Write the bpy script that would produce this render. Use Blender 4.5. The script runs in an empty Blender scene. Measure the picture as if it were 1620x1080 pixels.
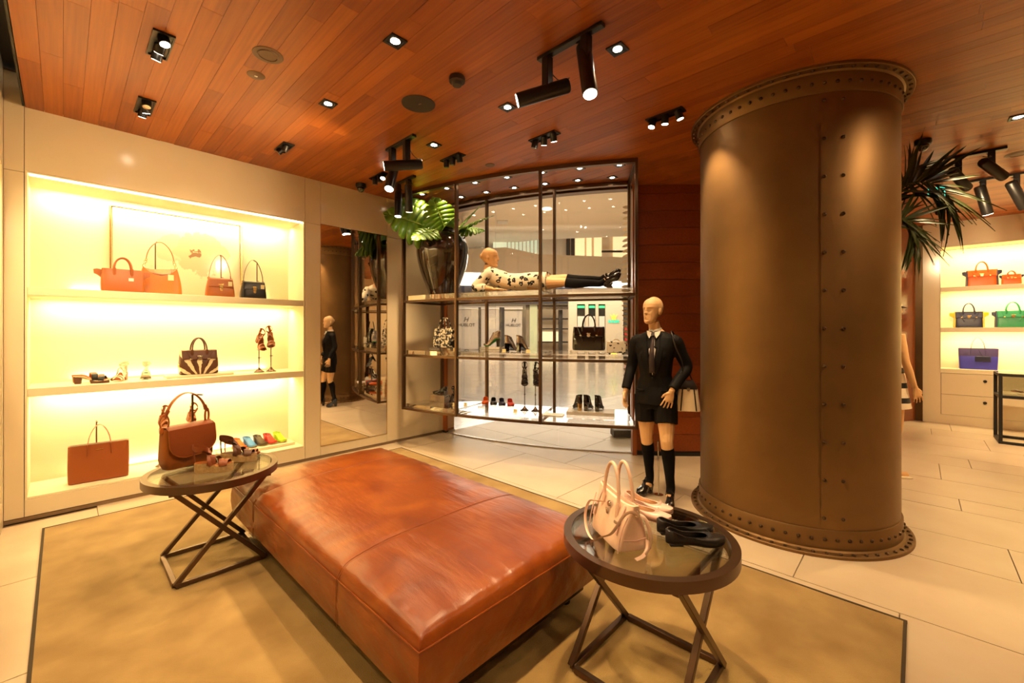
import bpy, math, random
from mathutils import Vector, Matrix, Euler
R_ = math.radians
random.seed(11)
sc = bpy.context.scene
col = sc.collection

# ------------------------------------------------------------------ camera
FPX, CY, EYE = 675.0, 524.0, 1.48
YAW = R_(43.5)
FW = Vector((math.cos(YAW), math.sin(YAW), 0)); RT = Vector((math.sin(YAW), -math.cos(YAW), 0))
cam_d = bpy.data.cameras.new('camera'); cam = bpy.data.objects.new('camera', cam_d); col.objects.link(cam)
cam.location = (0, 0, EYE); cam.rotation_euler = (R_(90), 0, YAW - R_(90))
cam_d.sensor_width = 36; cam_d.lens = FPX * 36 / 1620; cam_d.shift_y = (CY - 540) / 1620
cam_d.clip_start = .05; cam_d.clip_end = 200
sc.camera = cam

# ------------------------------------------------------------------ world, exposure
world = bpy.data.worlds.new('world'); sc.world = world; world.use_nodes = True
world.node_tree.nodes['Background'].inputs[0].default_value = (1, .74, .46, 1)
world.node_tree.nodes['Background'].inputs[1].default_value = .12
sc.view_settings.view_transform = 'Standard'; sc.view_settings.look = 'None'
sc.view_settings.gamma = 1; sc.view_settings.use_curve_mapping = False
sc.view_settings.exposure = 1.36
sc.cycles.use_denoising = True; sc.cycles.use_adaptive_sampling = True; sc.cycles.adaptive_threshold = .07; sc.cycles.adaptive_min_samples = 16
sc.cycles.max_bounces = 6; sc.cycles.diffuse_bounces = 3; sc.cycles.glossy_bounces = 3
sc.cycles.transmission_bounces = 6; sc.cycles.transparent_max_bounces = 12
sc.cycles.sample_clamp_indirect = 4; sc.cycles.sample_clamp_direct = 0
sc.cycles.caustics_reflective = False; sc.cycles.caustics_refractive = False

WARM = (1, .69, .36); NICHE = (1, .78, .40); MALL = (1, .84, .66)
def area(name, loc, rot, sx, sy, power, color=WARM, spread=180):
    l = bpy.data.lights.new(name, 'AREA'); l.shape = 'RECTANGLE'; l.size = sx; l.size_y = sy
    l.energy = power; l.color = color; l.spread = R_(spread)
    o = bpy.data.objects.new(name, l); o.location = loc; o.rotation_euler = rot; col.objects.link(o); return o
def spot(name, loc, direction, power, angle=60, blend=.6, color=WARM, size=.03, parent=None):
    l = bpy.data.lights.new(name, 'SPOT'); l.energy = power; l.spot_size = R_(angle); l.spot_blend = blend
    l.color = color; l.shadow_soft_size = size
    o = bpy.data.objects.new(name, l); o.location = loc
    o.rotation_euler = Vector(direction).to_track_quat('-Z', 'Y').to_euler(); col.objects.link(o); return o
# mall atrium lighting (large area lights added in place of the mall's unseen lamps)
mall_c = FW * 14 + RT * 2
area('mall_light', (mall_c.x, mall_c.y, 8.6), (0, 0, YAW), 12, 10, 270, MALL)
mall_c2 = FW * 27 + RT * 3
area('mall_light', (mall_c2.x, mall_c2.y, 5.0), (0, 0, YAW), 5, 14, 620, MALL)
# LED strips of the wall niche: three cells, strip along the front lip, strip at the back of each shelf
ZC = 3.23; WY = 5.05; NX0, NX1 = -.19, 1.885; NB = 5.53
for zt, zb, pw in ((2.72, 1.83, 9), (1.755, 1.03, 7), (.965, .18, 7.5)):
    area('niche_strip', ((NX0 + NX1) / 2, NB - .13, zt - .012), (R_(12), 0, 0), NX1 - NX0 - .1, .03, pw, NICHE)
    area('niche_strip', ((NX0 + NX1) / 2, NB - .03, zb + .012), (R_(180), 0, 0), NX1 - NX0 - .5, .025, pw * .25, NICHE)
area('niche_strip', (-.48, 3.5, 2.6), (0, R_(-15), 0), .05, 2.6, 9, NICHE)
# the far niche beyond the pillar
RX = 9.8
for zt, pw in ((2.78, 12), (2.10, 10), (1.44, 10)):
    area('niche_strip', (RX + .08, -1.75, zt - .012), (0, R_(-25), 0), .03, 2.8, pw, NICHE)

# ------------------------------------------------------------------ helpers
def ray(x, y): return FW + RT * ((x - 810) / FPX) + Vector((0, 0, (CY - y) / FPX))
def onZ(x, y, z): r = ray(x, y); t = (z - EYE) / r.z; return Vector((r.x * t, r.y * t, z))
def atD(x, y, d): r = ray(x, y); return Vector((r.x * d, r.y * d, EYE + r.z * d))
def mallp(x, y, d): return atD(x, y, d)
VC = Vector((8.95, 5.45, 0))
def arc(deg, r, z=0): return Vector((VC.x + r * math.cos(R_(deg)), VC.y + r * math.sin(R_(deg)), z))
def arc_at(px, r, z=0):     # the point of the radius-r arc that lies in a given compass direction from the room's entrance
    best = None
    for k in range(1800, 2400):
        p = arc(k / 10, r); d = p.x * FW.x + p.y * FW.y; x = 810 + FPX * (p.x * RT.x + p.y * RT.y) / d
        if best is None or abs(x - px) < best[0]: best = (abs(x - px), k / 10)
    p = arc(best[1], r, z); return p, best[1]

def link_mesh(name, verts, faces, mats, parent=None, smooth=40):
    me = bpy.data.meshes.new(name); me.from_pydata([tuple(v) for v in verts], [], faces); me.update()
    for m in (mats if isinstance(mats, (list, tuple)) else [mats]): me.materials.append(m)
    if smooth:
        me.polygons.foreach_set('use_smooth', [True] * len(me.polygons))
        me.set_sharp_from_angle(angle=R_(smooth))
    o = bpy.data.objects.new(name, me); col.objects.link(o)
    if parent is not None: o.parent = parent
    return o

class MB:
    def __init__(s): s.v = []; s.f = []
    def add(s, vs, fs, M=None):
        n = len(s.v)
        s.v += [(M @ Vector(p)) if M is not None else Vector(p) for p in vs]
        s.f += [tuple(i + n for i in q) for q in fs]; return s
    def box(s, c, sz, rz=0, M=None):
        x, y, z = sz[0] / 2, sz[1] / 2, sz[2] / 2
        vs = [(-x, -y, -z), (x, -y, -z), (x, y, -z), (-x, y, -z), (-x, -y, z), (x, -y, z), (x, y, z), (-x, y, z)]
        T = Matrix.Translation(Vector(c)) @ Matrix.Rotation(rz, 4, 'Z')
        if M is not None: T = M @ T
        return s.add(vs, [(0, 3, 2, 1), (4, 5, 6, 7), (0, 1, 5, 4), (1, 2, 6, 5), (2, 3, 7, 6), (3, 0, 4, 7)], T)
    def bar(s, p0, p1, w, h, up=(0, 0, 1)):
        p0 = Vector(p0); p1 = Vector(p1); d = (p1 - p0).normalized(); up = Vector(up)
        if abs(d.dot(up)) > .98: up = Vector((0, 1, 0))
        a = d.cross(up).normalized() * w / 2; b = a.cross(d).normalized() * h / 2
        vs = [p + i * a + j * b for p in (p0, p1) for i, j in ((-1, -1), (1, -1), (1, 1), (-1, 1))]
        return s.add(vs, [(0, 1, 2, 3), (7, 6, 5, 4), (0, 4, 5, 1), (1, 5, 6, 2), (2, 6, 7, 3), (3, 7, 4, 0)])
    def tube(s, pts, rad, n=10, up=(0, 0, 1), closed=False, flat=None, e=1.0):
        """sweep an ellipse along pts; rad = number, list of numbers or list of (side, up) pairs"""
        pts = [Vector(p) for p in pts]; m = len(pts); up = Vector(up); rings = []
        a_prev = None
        for i, p in enumerate(pts):
            d = (pts[(i + 1) % m] - pts[i - 1]) if closed else (pts[min(i + 1, m - 1)] - pts[max(i - 1, 0)])
            d = d.normalized() if d.length > 1e-9 else Vector((0, 0, 1))
            if a_prev is None or flat:
                u = up if abs(d.dot(up)) < .97 else Vector((0, 1, .01))
                a = d.cross(u).normalized()
            else:
                a = (a_prev - d * a_prev.dot(d)).normalized()
            a_prev = a; b = a.cross(d).normalized()
            r = rad[i] if isinstance(rad, list) else rad
            ra, rb = r if isinstance(r, tuple) else (r, r)
            ring = []
            for k in range(n):
                t = 2 * math.pi * k / n; c_, s_ = math.cos(t), math.sin(t)
                if e != 1: c_ = math.copysign(abs(c_) ** e, c_); s_ = math.copysign(abs(s_) ** e, s_)
                ring.append(p + a * ra * c_ + b * rb * s_)
            rings.append(ring)
        return s.loft(rings, closed_path=closed)
    def loft(s, rings, cap=True, closed_path=False, wrap=True):
        n = len(rings[0]); m = len(rings); base = len(s.v)
        for r in rings: s.v += [Vector(p) for p in r]
        for i in range(m if closed_path else m - 1):
            j = (i + 1) % m
            for k in range(n if wrap else n - 1):
                l = (k + 1) % n
                s.f.append((base + i * n + k, base + i * n + l, base + j * n + l, base + j * n + k))
        if cap and wrap and not closed_path:
            s.f.append(tuple(base + k for k in reversed(range(n)))); s.f.append(tuple(base + (m - 1) * n + k for k in range(n)))
        return s
    def lathe(s, prof, n=32, c=(0, 0, 0), M=None, a0=0, a1=360):
        full = abs(a1 - a0) >= 359.9; vs = []; fs = []; m = len(prof); nn = n if full else n + 1
        T = Matrix.Translation(Vector(c)); T = T if M is None else M @ T
        for k in range(nn):
            t = R_(a0 + (a1 - a0) * k / n)
            for r, z in prof: vs.append((r * math.cos(t), r * math.sin(t), z))
        for k in range(n):
            l = (k + 1) % nn
            for i in range(m - 1):
                fs.append((k * m + i, l * m + i, l * m + i + 1, k * m + i + 1))
        return s.add(vs, fs, T)
    def cyl(s, p0, p1, r0, r1=None, n=14):
        r1 = r0 if r1 is None else r1
        return s.tube([p0, p1], [r0, r1], n)
    def ell(s, c, r, n=14, m=9, M=None):
        vs = []; fs = []; rx, ry, rz = r if isinstance(r, (tuple, list)) else (r, r, r)
        for i in range(m + 1):
            ph = math.pi * i / m
            for k in range(n):
                t = 2 * math.pi * k / n
                vs.append((c[0] + rx * math.sin(ph) * math.cos(t), c[1] + ry * math.sin(ph) * math.sin(t), c[2] - rz * math.cos(ph)))
        for i in range(m):
            for k in range(n):
                l = (k + 1) % n; fs.append((i * n + k, i * n + l, (i + 1) * n + l, (i + 1) * n + k))
        return s.add(vs, fs, M)
    def prism(s, poly, z0, z1, M=None):
        n = len(poly); vs = [(x, y, z0) for x, y in poly] + [(x, y, z1) for x, y in poly]
        fs = [tuple(reversed(range(n))), tuple(range(n, 2 * n))] + [(k, (k + 1) % n, n + (k + 1) % n, n + k) for k in range(n)]
        return s.add(vs, fs, M)
    def grid(s, fn, nu, nv, M=None):
        vs = [fn(i / nu, j / nv) for i in range(nu + 1) for j in range(nv + 1)]
        fs = [(i * (nv + 1) + j, (i + 1) * (nv + 1) + j, (i + 1) * (nv + 1) + j + 1, i * (nv + 1) + j + 1) for i in range(nu) for j in range(nv)]
        return s.add(vs, fs, M)
    def build(s, name, mat, parent=None, smooth=40, bevel=0, seg=2, sub=0, solid=0, remesh=0, relax=0):
        o = link_mesh(name, s.v, s.f, mat, parent, smooth)
        if remesh:
            m = o.modifiers.new('Remesh', 'REMESH'); m.mode = 'VOXEL'; m.voxel_size = remesh; m.use_smooth_shade = True
        if relax:
            m = o.modifiers.new('Smooth', 'SMOOTH'); m.factor = .5; m.iterations = relax
        if solid:
            m = o.modifiers.new('Solidify', 'SOLIDIFY'); m.thickness = solid; m.offset = 0
        if bevel:
            m = o.modifiers.new('Bevel', 'BEVEL'); m.width = bevel; m.segments = seg; m.limit_method = 'ANGLE'; m.angle_limit = R_(40)
        if sub:
            m = o.modifiers.new('Subdivision', 'SUBSURF'); m.levels = sub; m.render_levels = sub
        return o
def BX(c, sz, rz=0): return MB().box(c, sz, rz)

def tag(o, label=None, cat=None, group=None, kind=None):
    if label: o['label'] = label
    if cat: o['category'] = cat
    if group: o['group'] = group
    if kind: o['kind'] = kind
    return o
def thing(name, label, cat, loc=(0, 0, 0), rz=0, group=None, rot=None):
    o = bpy.data.objects.new(name, None); o.empty_display_size = .05; col.objects.link(o)
    o.location = loc; o.rotation_euler = rot if rot else (0, 0, rz)
    return tag(o, label, cat, group)
def struct(o, label=None): o['kind'] = 'structure'; return tag(o, label)
def dup(root, loc, rz=None, label=None, group=None):
    def cp(o, par):
        c = o.copy(); col.objects.link(c); c.parent = par
        for ch in [q for q in bpy.data.objects if q.parent == o]: cp(ch, c)
        return c
    r = cp(root, None); r.location = loc
    if rz is not None: r.rotation_euler[2] = rz
    if label: r['label'] = label
    if group: r['group'] = group
    return r

# ------------------------------------------------------------------ materials
def mat(name, color, rough=.5, metal=0, coat=0, spec=.5, emit=None, es=0, bump=None, var=None, sheen=0, trans=0):
    m = bpy.data.materials.new(name); m.use_nodes = True; nt = m.node_tree; b = nt.nodes['Principled BSDF']
    b.inputs['Base Color'].default_value = (*color, 1); b.inputs['Roughness'].default_value = rough
    b.inputs['Metallic'].default_value = metal; b.inputs['Coat Weight'].default_value = coat
    b.inputs['Coat Roughness'].default_value = .08
    b.inputs['Specular IOR Level'].default_value = spec
    if sheen: b.inputs['Sheen Weight'].default_value = sheen
    if trans: b.inputs['Transmission Weight'].default_value = trans
    if emit: b.inputs['Emission Color'].default_value = (*emit, 1); b.inputs['Emission Strength'].default_value = es
    tc = nt.nodes.new('ShaderNodeTexCoord')
    if var:      # (second colour, noise scale, detail)
        n = nt.nodes.new('ShaderNodeTexNoise'); n.inputs['Scale'].default_value = var[1]; n.inputs['Detail'].default_value = var[2] if len(var) > 2 else 4
        mx = nt.nodes.new('ShaderNodeMix'); mx.data_type = 'RGBA'
        mx.inputs[6].default_value = (*color, 1); mx.inputs[7].default_value = (*var[0], 1)
        rp = nt.nodes.new('ShaderNodeMapRange'); rp.inputs[1].default_value = .35; rp.inputs[2].default_value = .65
        nt.links.new(tc.outputs['Object'], n.inputs['Vector']); nt.links.new(n.outputs['Fac'], rp.inputs[0])
        nt.links.new(rp.outputs[0], mx.inputs[0]); nt.links.new(mx.outputs[2], b.inputs['Base Color'])
    if bump:     # (scale, strength)
        n = nt.nodes.new('ShaderNodeTexNoise'); n.inputs['Scale'].default_value = bump[0]; n.inputs['Detail'].default_value = 5
        bp = nt.nodes.new('ShaderNodeBump'); bp.inputs['Strength'].default_value = bump[1]; bp.inputs['Distance'].default_value = .01
        nt.links.new(tc.outputs['Object'], n.inputs['Vector']); nt.links.new(n.outputs['Fac'], bp.inputs['Height']); nt.links.new(bp.outputs[0], b.inputs['Normal'])
    return m
def wood(name, dark, light, axis, rough=.38, coat=.0, hue=1.0):
    """long grain along a world axis, every board its own tone"""
    m = bpy.data.materials.new(name); m.use_nodes = True; nt = m.node_tree; N = nt.nodes; L = nt.links; b = N['Principled BSDF']
    geo = N.new('ShaderNodeNewGeometry'); oi = N.new('ShaderNodeObjectInfo')
    ad = N.new('ShaderNodeMath'); ad.operation = 'ADD'; L.new(geo.outputs['Random Per Island'], ad.inputs[0]); L.new(oi.outputs['Random'], ad.inputs[1])
    fr = N.new('ShaderNodeMath'); fr.operation = 'FRACT'; L.new(ad.outputs[0], fr.inputs[0])
    mp = N.new('ShaderNodeMapping'); s = [55, 55, 55]; s['XYZ'.index(axis)] = 1.6; mp.inputs['Scale'].default_value = s
    cb = N.new('ShaderNodeCombineXYZ'); ml = N.new('ShaderNodeMath'); ml.operation = 'MULTIPLY'; ml.inputs[1].default_value = 37
    L.new(fr.outputs[0], ml.inputs[0])
    for i in range(3): L.new(ml.outputs[0], cb.inputs[i])
    L.new(geo.outputs['Position'], mp.inputs['Vector']); L.new(cb.outputs[0], mp.inputs['Location'])
    n = N.new('ShaderNodeTexNoise'); n.inputs['Scale'].default_value = 1; n.inputs['Detail'].default_value = 5; L.new(mp.outputs[0], n.inputs['Vector'])
    mx = N.new('ShaderNodeMix'); mx.data_type = 'RGBA'; mx.inputs[6].default_value = (*dark, 1); mx.inputs[7].default_value = (*light, 1)
    sm = N.new('ShaderNodeMath'); sm.operation = 'MULTIPLY_ADD'; sm.inputs[1].default_value = .55; L.new(fr.outputs[0], sm.inputs[0])
    s2 = N.new('ShaderNodeMath'); s2.operation = 'MULTIPLY_ADD'; s2.inputs[1].default_value = 1.1; s2.inputs[2].default_value = -.33; L.new(n.outputs['Fac'], s2.inputs[0]); L.new(s2.outputs[0], sm.inputs[2])
    L.new(sm.outputs[0], mx.inputs[0]); L.new(mx.outputs[2], b.inputs['Base Color'])
    b.inputs['Roughness'].default_value = rough; b.inputs['Coat Weight'].default_value = coat; b.inputs['Coat Roughness'].default_value = .25
    return m
def glass(name, tint=(1, 1, 1), base=.04, edge=.5, rough=.0):
    m = bpy.data.materials.new(name); m.use_nodes = True; nt = m.node_tree; N = nt.nodes; L = nt.links; N.clear()
    out = N.new('ShaderNodeOutputMaterial'); t = N.new('ShaderNodeBsdfTransparent'); g = N.new('ShaderNodeBsdfGlossy')
    t.inputs[0].default_value = (*tint, 1); g.inputs['Roughness'].default_value = rough; g.inputs['Color'].default_value = (1, 1, 1, 1)
    lw = N.new('ShaderNodeFresnel'); lw.inputs[0].default_value = 1.45
    mr = N.new('ShaderNodeMapRange'); mr.inputs[3].default_value = base; mr.inputs[4].default_value = edge; mr.inputs[1].default_value = .03; mr.inputs[2].default_value = .6
    mx = N.new('ShaderNodeMixShader'); L.new(lw.outputs[0], mr.inputs[0]); L.new(mr.outputs[0], mx.inputs[0])
    L.new(t.outputs[0], mx.inputs[1]); L.new(g.outputs[0], mx.inputs[2]); L.new(mx.outputs[0], out.inputs[0]); return m
def pattern(name, build, rough=.4, coat=0):
    """build(N, L, coord) -> colour socket"""
    m = bpy.data.materials.new(name); m.use_nodes = True; nt = m.node_tree; tc = nt.nodes.new('ShaderNodeTexCoord')
    b = nt.nodes['Principled BSDF']; b.inputs['Roughness'].default_value = rough; b.inputs['Coat Weight'].default_value = coat
    nt.links.new(build(nt.nodes, nt.links, tc.outputs['Object']), b.inputs['Base Color']); return m
def ramp(N, L, fac, stops):
    r = N.new('ShaderNodeValToRGB'); L.new(fac, r.inputs[0]); e = r.color_ramp.elements
    r.color_ramp.interpolation = 'LINEAR'
    e[0].position, e[0].color = stops[0][0], (*stops[0][1], 1); e[1].position, e[1].color = stops[-1][0], (*stops[-1][1], 1)
    for p, c in stops[1:-1]: q = e.new(p); q.color = (*c, 1)
    return r.outputs[0]
def p_floral(scale, ground, ink, lo=.10, hi=.32):
    def f(N, L, co):
        ns = N.new('ShaderNodeTexNoise'); ns.inputs['Scale'].default_value = scale * 2.2; L.new(co, ns.inputs['Vector'])
        va = N.new('ShaderNodeVectorMath'); va.operation = 'MULTIPLY_ADD'; va.inputs[1].default_value = (.8 / scale,) * 3
        L.new(ns.outputs['Color'], va.inputs[0]); L.new(co, va.inputs[2])
        v = N.new('ShaderNodeTexVoronoi'); v.inputs['Scale'].default_value = scale; v.inputs['Randomness'].default_value = .75; L.new(va.outputs[0], v.inputs['Vector'])
        return ramp(N, L, v.outputs['Distance'], [(0, ground), (lo - .02, ground), (lo, ink), (hi, ink), (hi + .02, ground), (1, ground)])
    return f
def p_zebra(N, L, co):
    sp = N.new('ShaderNodeSeparateXYZ'); L.new(co, sp.inputs[0])
    za = N.new('ShaderNodeMath'); za.inputs[1].default_value = .06; L.new(sp.outputs['Z'], za.inputs[0])
    at = N.new('ShaderNodeMath'); at.operation = 'ARCTAN2'; L.new(sp.outputs['X'], at.inputs[0]); L.new(za.outputs[0], at.inputs[1])
    ns = N.new('ShaderNodeTexNoise'); ns.inputs['Scale'].default_value = 16; L.new(co, ns.inputs['Vector'])
    ml = N.new('ShaderNodeMath'); ml.operation = 'MULTIPLY_ADD'; ml.inputs[1].default_value = 13.5; L.new(at.outputs[0], ml.inputs[0])
    m2 = N.new('ShaderNodeMath'); m2.operation = 'MULTIPLY'; m2.inputs[1].default_value = 3.2; L.new(ns.outputs['Fac'], m2.inputs[0]); L.new(m2.outputs[0], ml.inputs[2])
    sn = N.new('ShaderNodeMath'); sn.operation = 'SINE'; L.new(ml.outputs[0], sn.inputs[0])
    return ramp(N, L, sn.outputs[0], [(0, (.10, .035, .012)), (.30, (.10, .035, .012)), (.38, (.8, .66, .42)), (1, (.8, .66, .42))])
def p_noise2(scale, c0, c1, t=.5, det=3):
    def f(N, L, co):
        n = N.new('ShaderNodeTexNoise'); n.inputs['Scale'].default_value = scale; n.inputs['Detail'].default_value = det; L.new(co, n.inputs['Vector'])
        return ramp(N, L, n.outputs['Fac'], [(0, c0), (t - .015, c0), (t + .015, c1), (1, c1)])
    return f

M = {}
M['ceil_wood'] = wood('ceil_wood', (.24, .052, .008), (.50, .145, .014), 'Y', .40)
M['ceil_back'] = mat('ceil_back', (.03, .012, .005), .8)
M['wall_wood'] = wood('wall_wood', (.20, .038, .006), (.38, .082, .014), 'X', .4)
M['col_wood'] = wood('col_wood', (.30, .075, .015), (.44, .12, .025), 'Z', .35)
M['panel'] = mat('panel', (.80, .68, .47), .18, spec=.5)
M['niche'] = mat('niche', (.86, .76, .52), .5)
M['gap'] = mat('gap', (.22, .14, .07), .7)
M['black'] = mat('black', (.006, .005, .005), .5)
M['tile'] = mat('tile', (.70, .57, .40), .30, var=((.64, .50, .34), 2.3, 6), bump=(30, .03))
M['grout'] = mat('grout', (.34, .24, .15), .9)
M['mtile'] = mat('mtile', (.62, .52, .41), .14, var=((.56, .46, .36), 1.5, 5))
M['rug'] = mat('rug', (.46, .30, .10), .95, var=((.31, .18, .045), 3.4, 9), bump=(260, .5), sheen=.25)
M['rug_edge'] = mat('rug_edge', (.06, .04, .02), .9)
M['bronze'] = mat('bronze', (.11, .066, .032), .40, metal=.9, var=((.085, .05, .024), 2.2, 4))
M['frame'] = mat('frame', (.15, .09, .05), .32, metal=.9)
M['table_metal'] = mat('table_metal', (.14, .085, .055), .30, metal=.85)
M['pillar'] = mat('pillar', (.26, .148, .055), .48, metal=.7, var=((.19, .104, .037), 1.3, 4), bump=(7, .03))
M['rivet'] = mat('rivet', (.10, .062, .035), .3, metal=.9)
M['mirror'] = mat('mirror', (.92, .90, .86), .01, metal=1)
M['glass'] = glass('glass', (.97, .98, .97), .035, .5)
M['acryl'] = glass('acryl', (.95, .93, .90), .15, .7, .02)
M['tabglass'] = glass('tabglass', (.86, .88, .84), .05, .6)
M['lamp_black'] = mat('lamp_black', (.008, .007, .006), .32)
M['lens'] = mat('lens', (1, .9, .75), .3, emit=(1, .86, .64), es=14)
M['lens_off'] = mat('lens_off', (.5, .45, .4), .15, metal=.8)
M['speaker'] = mat('speaker', (.035, .022, .015), .6)
M['grille'] = mat('grille', (.16, .09, .05), .5, metal=.4)
M['leather_ott'] = None
M['chrome'] = mat('chrome', (.75, .72, .66), .12, metal=1)
M['gold'] = mat('gold', (.80, .55, .22), .22, metal=1)
M['tan'] = mat('tan', (.36, .090, .010), .38, bump=(120, .12))
M['cognac'] = mat('cognac', (.34, .092, .010), .38, bump=(120, .12))
M['orange_tan'] = mat('orange_tan', (.46, .135, .008), .36, bump=(110, .12))
M['brown'] = mat('brown', (.24, .055, .012), .4, bump=(130, .12))
M['tote_brown'] = mat('tote_brown', (.33, .085, .018), .42, bump=(130, .12))
M['dark_brown'] = mat('dark_brown', (.10, .032, .012), .35, bump=(150, .1))
M['blackleather'] = mat('blackleather', (.012, .010, .010), .32, bump=(140, .1))
M['patent'] = mat('patent', (.006, .004, .004), .06, coat=1)
M['pink'] = mat('pink', (.86, .60, .46), .34, bump=(140, .06))
M['pink2'] = mat('pink2', (.80, .50, .42), .3)
M['insole'] = mat('insole', (.62, .46, .16), .5)
M['insole_dk'] = mat('insole_dk', (.10, .07, .05), .4)
M['navy'] = mat('navy', (.022, .022, .06), .4, bump=(120, .1))
M['yellow'] = mat('yellow', (.80, .55, .02), .4)
M['green'] = mat('green', (.02, .26, .10), .4, bump=(120, .1))
M['orange'] = mat('orange', (.80, .13, .01), .4, bump=(120, .1))
M['blue'] = mat('blue', (.045, .04, .42), .45, bump=(120, .1))
M['purple'] = mat('purple', (.05, .025, .11), .45)
M['white'] = mat('white', (.80, .74, .66), .4)
M['cream'] = mat('cream', (.80, .66, .45), .42)
M['skin'] = mat('skin', (.80, .50, .25), .42)
M['skin2'] = mat('skin2', (.78, .44, .19), .42)
M['suit'] = mat('suit', (.004, .0032, .003), .7, spec=.2)
M['sock'] = mat('sock', (.003, .0025, .0025), .8, spec=.15)
M['shirt'] = mat('shirt', (.82, .78, .72), .6)
M['tie'] = mat('tie', (.035, .022, .025), .5)
M['cork'] = mat('cork', (.60, .40, .18), .8, bump=(180, .5), var=((.48, .30, .12), 60))
M['leaf'] = mat('leaf', (.15, .30, .015), .35, var=((.10, .22, .012), 9), coat=.2)
M['leaf_rib'] = mat('leaf_rib', (.30, .42, .06), .4)
M['palm'] = mat('palm', (.055, .075, .012), .45, var=((.035, .05, .008), 12))
M['vase'] = mat('vase', (.016, .007, .004), .10, coat=1, var=((.045, .028, .013), 3.5, 6), bump=(9, .12))
M['soil'] = mat('soil', (.03, .018, .01), .95)
M['paper'] = mat('paper', (.80, .66, .46), .7)
M['pic'] = None
M['price'] = mat('price', (.85, .75, .42), .6)
M['floralbag'] = pattern('floralbag', p_noise2(34, (.012, .010, .010), (.85, .76, .58), .52, 2), .3)
M['clutchfab'] = pattern('clutchfab', p_noise2(30, (.84, .76, .64), (.015, .012, .012), .62, 1), .35)
M['dress'] = pattern('dress', p_floral(13, (.86, .76, .58), (.012, .010, .010)), .8)
M['zebra'] = pattern('zebra', p_zebra, .45)
M['lime'] = mat('lime', (.42, .70, .01), .4)
M['red'] = mat('red', (.62, .04, .02), .4)
M['skyblue'] = mat('skyblue', (.10, .30, .62), .4)
M['olive'] = mat('olive', (.09, .06, .025), .4)
M['silver'] = mat('silver', (.62, .55, .48), .25, metal=.9)
M['neon'] = mat('neon', (.05, .65, .10), .4)

def leather_mat():
    m = bpy.data.materials.new('leather_ott'); m.use_nodes = True; N = m.node_tree.nodes; L = m.node_tree.links; b = N['Principled BSDF']
    tc = N.new('ShaderNodeTexCoord')
    n1 = N.new('ShaderNodeTexNoise'); n1.inputs['Scale'].default_value = 4; n1.inputs['Detail'].default_value = 7; n1.inputs['Distortion'].default_value = .6
    L.new(tc.outputs['Object'], n1.inputs['Vector'])
    L.new(ramp(N, L, n1.outputs['Fac'], [(.25, (.165, .027, .002)), (.5, (.25, .052, .004)), (.75, (.36, .096, .009))]), b.inputs['Base Color'])
    mp = N.new('ShaderNodeMapping'); mp.inputs['Scale'].default_value = (16, 3.2, 16); mp.inputs['Rotation'].default_value = (0, 0, R_(20)); L.new(tc.outputs['Object'], mp.inputs[0])
    n2 = N.new('ShaderNodeTexNoise'); n2.inputs['Scale'].default_value = 1; n2.inputs['Detail'].default_value = 4; L.new(mp.outputs[0], n2.inputs['Vector'])
    n3 = N.new('ShaderNodeTexVoronoi'); n3.inputs['Scale'].default_value = 260; L.new(tc.outputs['Object'], n3.inputs['Vector'])
    b1 = N.new('ShaderNodeBump'); b1.inputs['Strength'].default_value = .32; b1.inputs['Distance'].default_value = .02; L.new(n2.outputs['Fac'], b1.inputs['Height'])
    b2 = N.new('ShaderNodeBump'); b2.inputs['Strength'].default_value = .08; b2.inputs['Distance'].default_value = .004; L.new(n3.outputs['Distance'], b2.inputs['Height']); L.new(b1.outputs[0], b2.inputs['Normal'])
    L.new(b2.outputs[0], b.inputs['Normal'])
    b.inputs['Roughness'].default_value = .30; b.inputs['Coat Weight'].default_value = .15; b.inputs['Coat Roughness'].default_value = .2
    return m
M['leather_ott'] = leather_mat()
def text_obj(name, s, size, mt, M4, parent, extrude=.004, align='CENTER', shear=0, bold=0):
    c = bpy.data.curves.new(name, 'FONT'); c.body = s; c.size = size; c.extrude = extrude; c.align_x = align; c.align_y = 'CENTER'; c.offset = bold; c.shear = shear
    t = bpy.data.objects.new(name, c); col.objects.link(t)
    dg = bpy.context.evaluated_depsgraph_get(); dg.update(); me = bpy.data.meshes.new_from_object(t.evaluated_get(dg))
    bpy.data.objects.remove(t); me.transform(M4); me.materials.clear(); me.materials.append(mt); me.name = name
    o = bpy.data.objects.new(name, me); col.objects.link(o); o.parent = parent; return o
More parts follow.
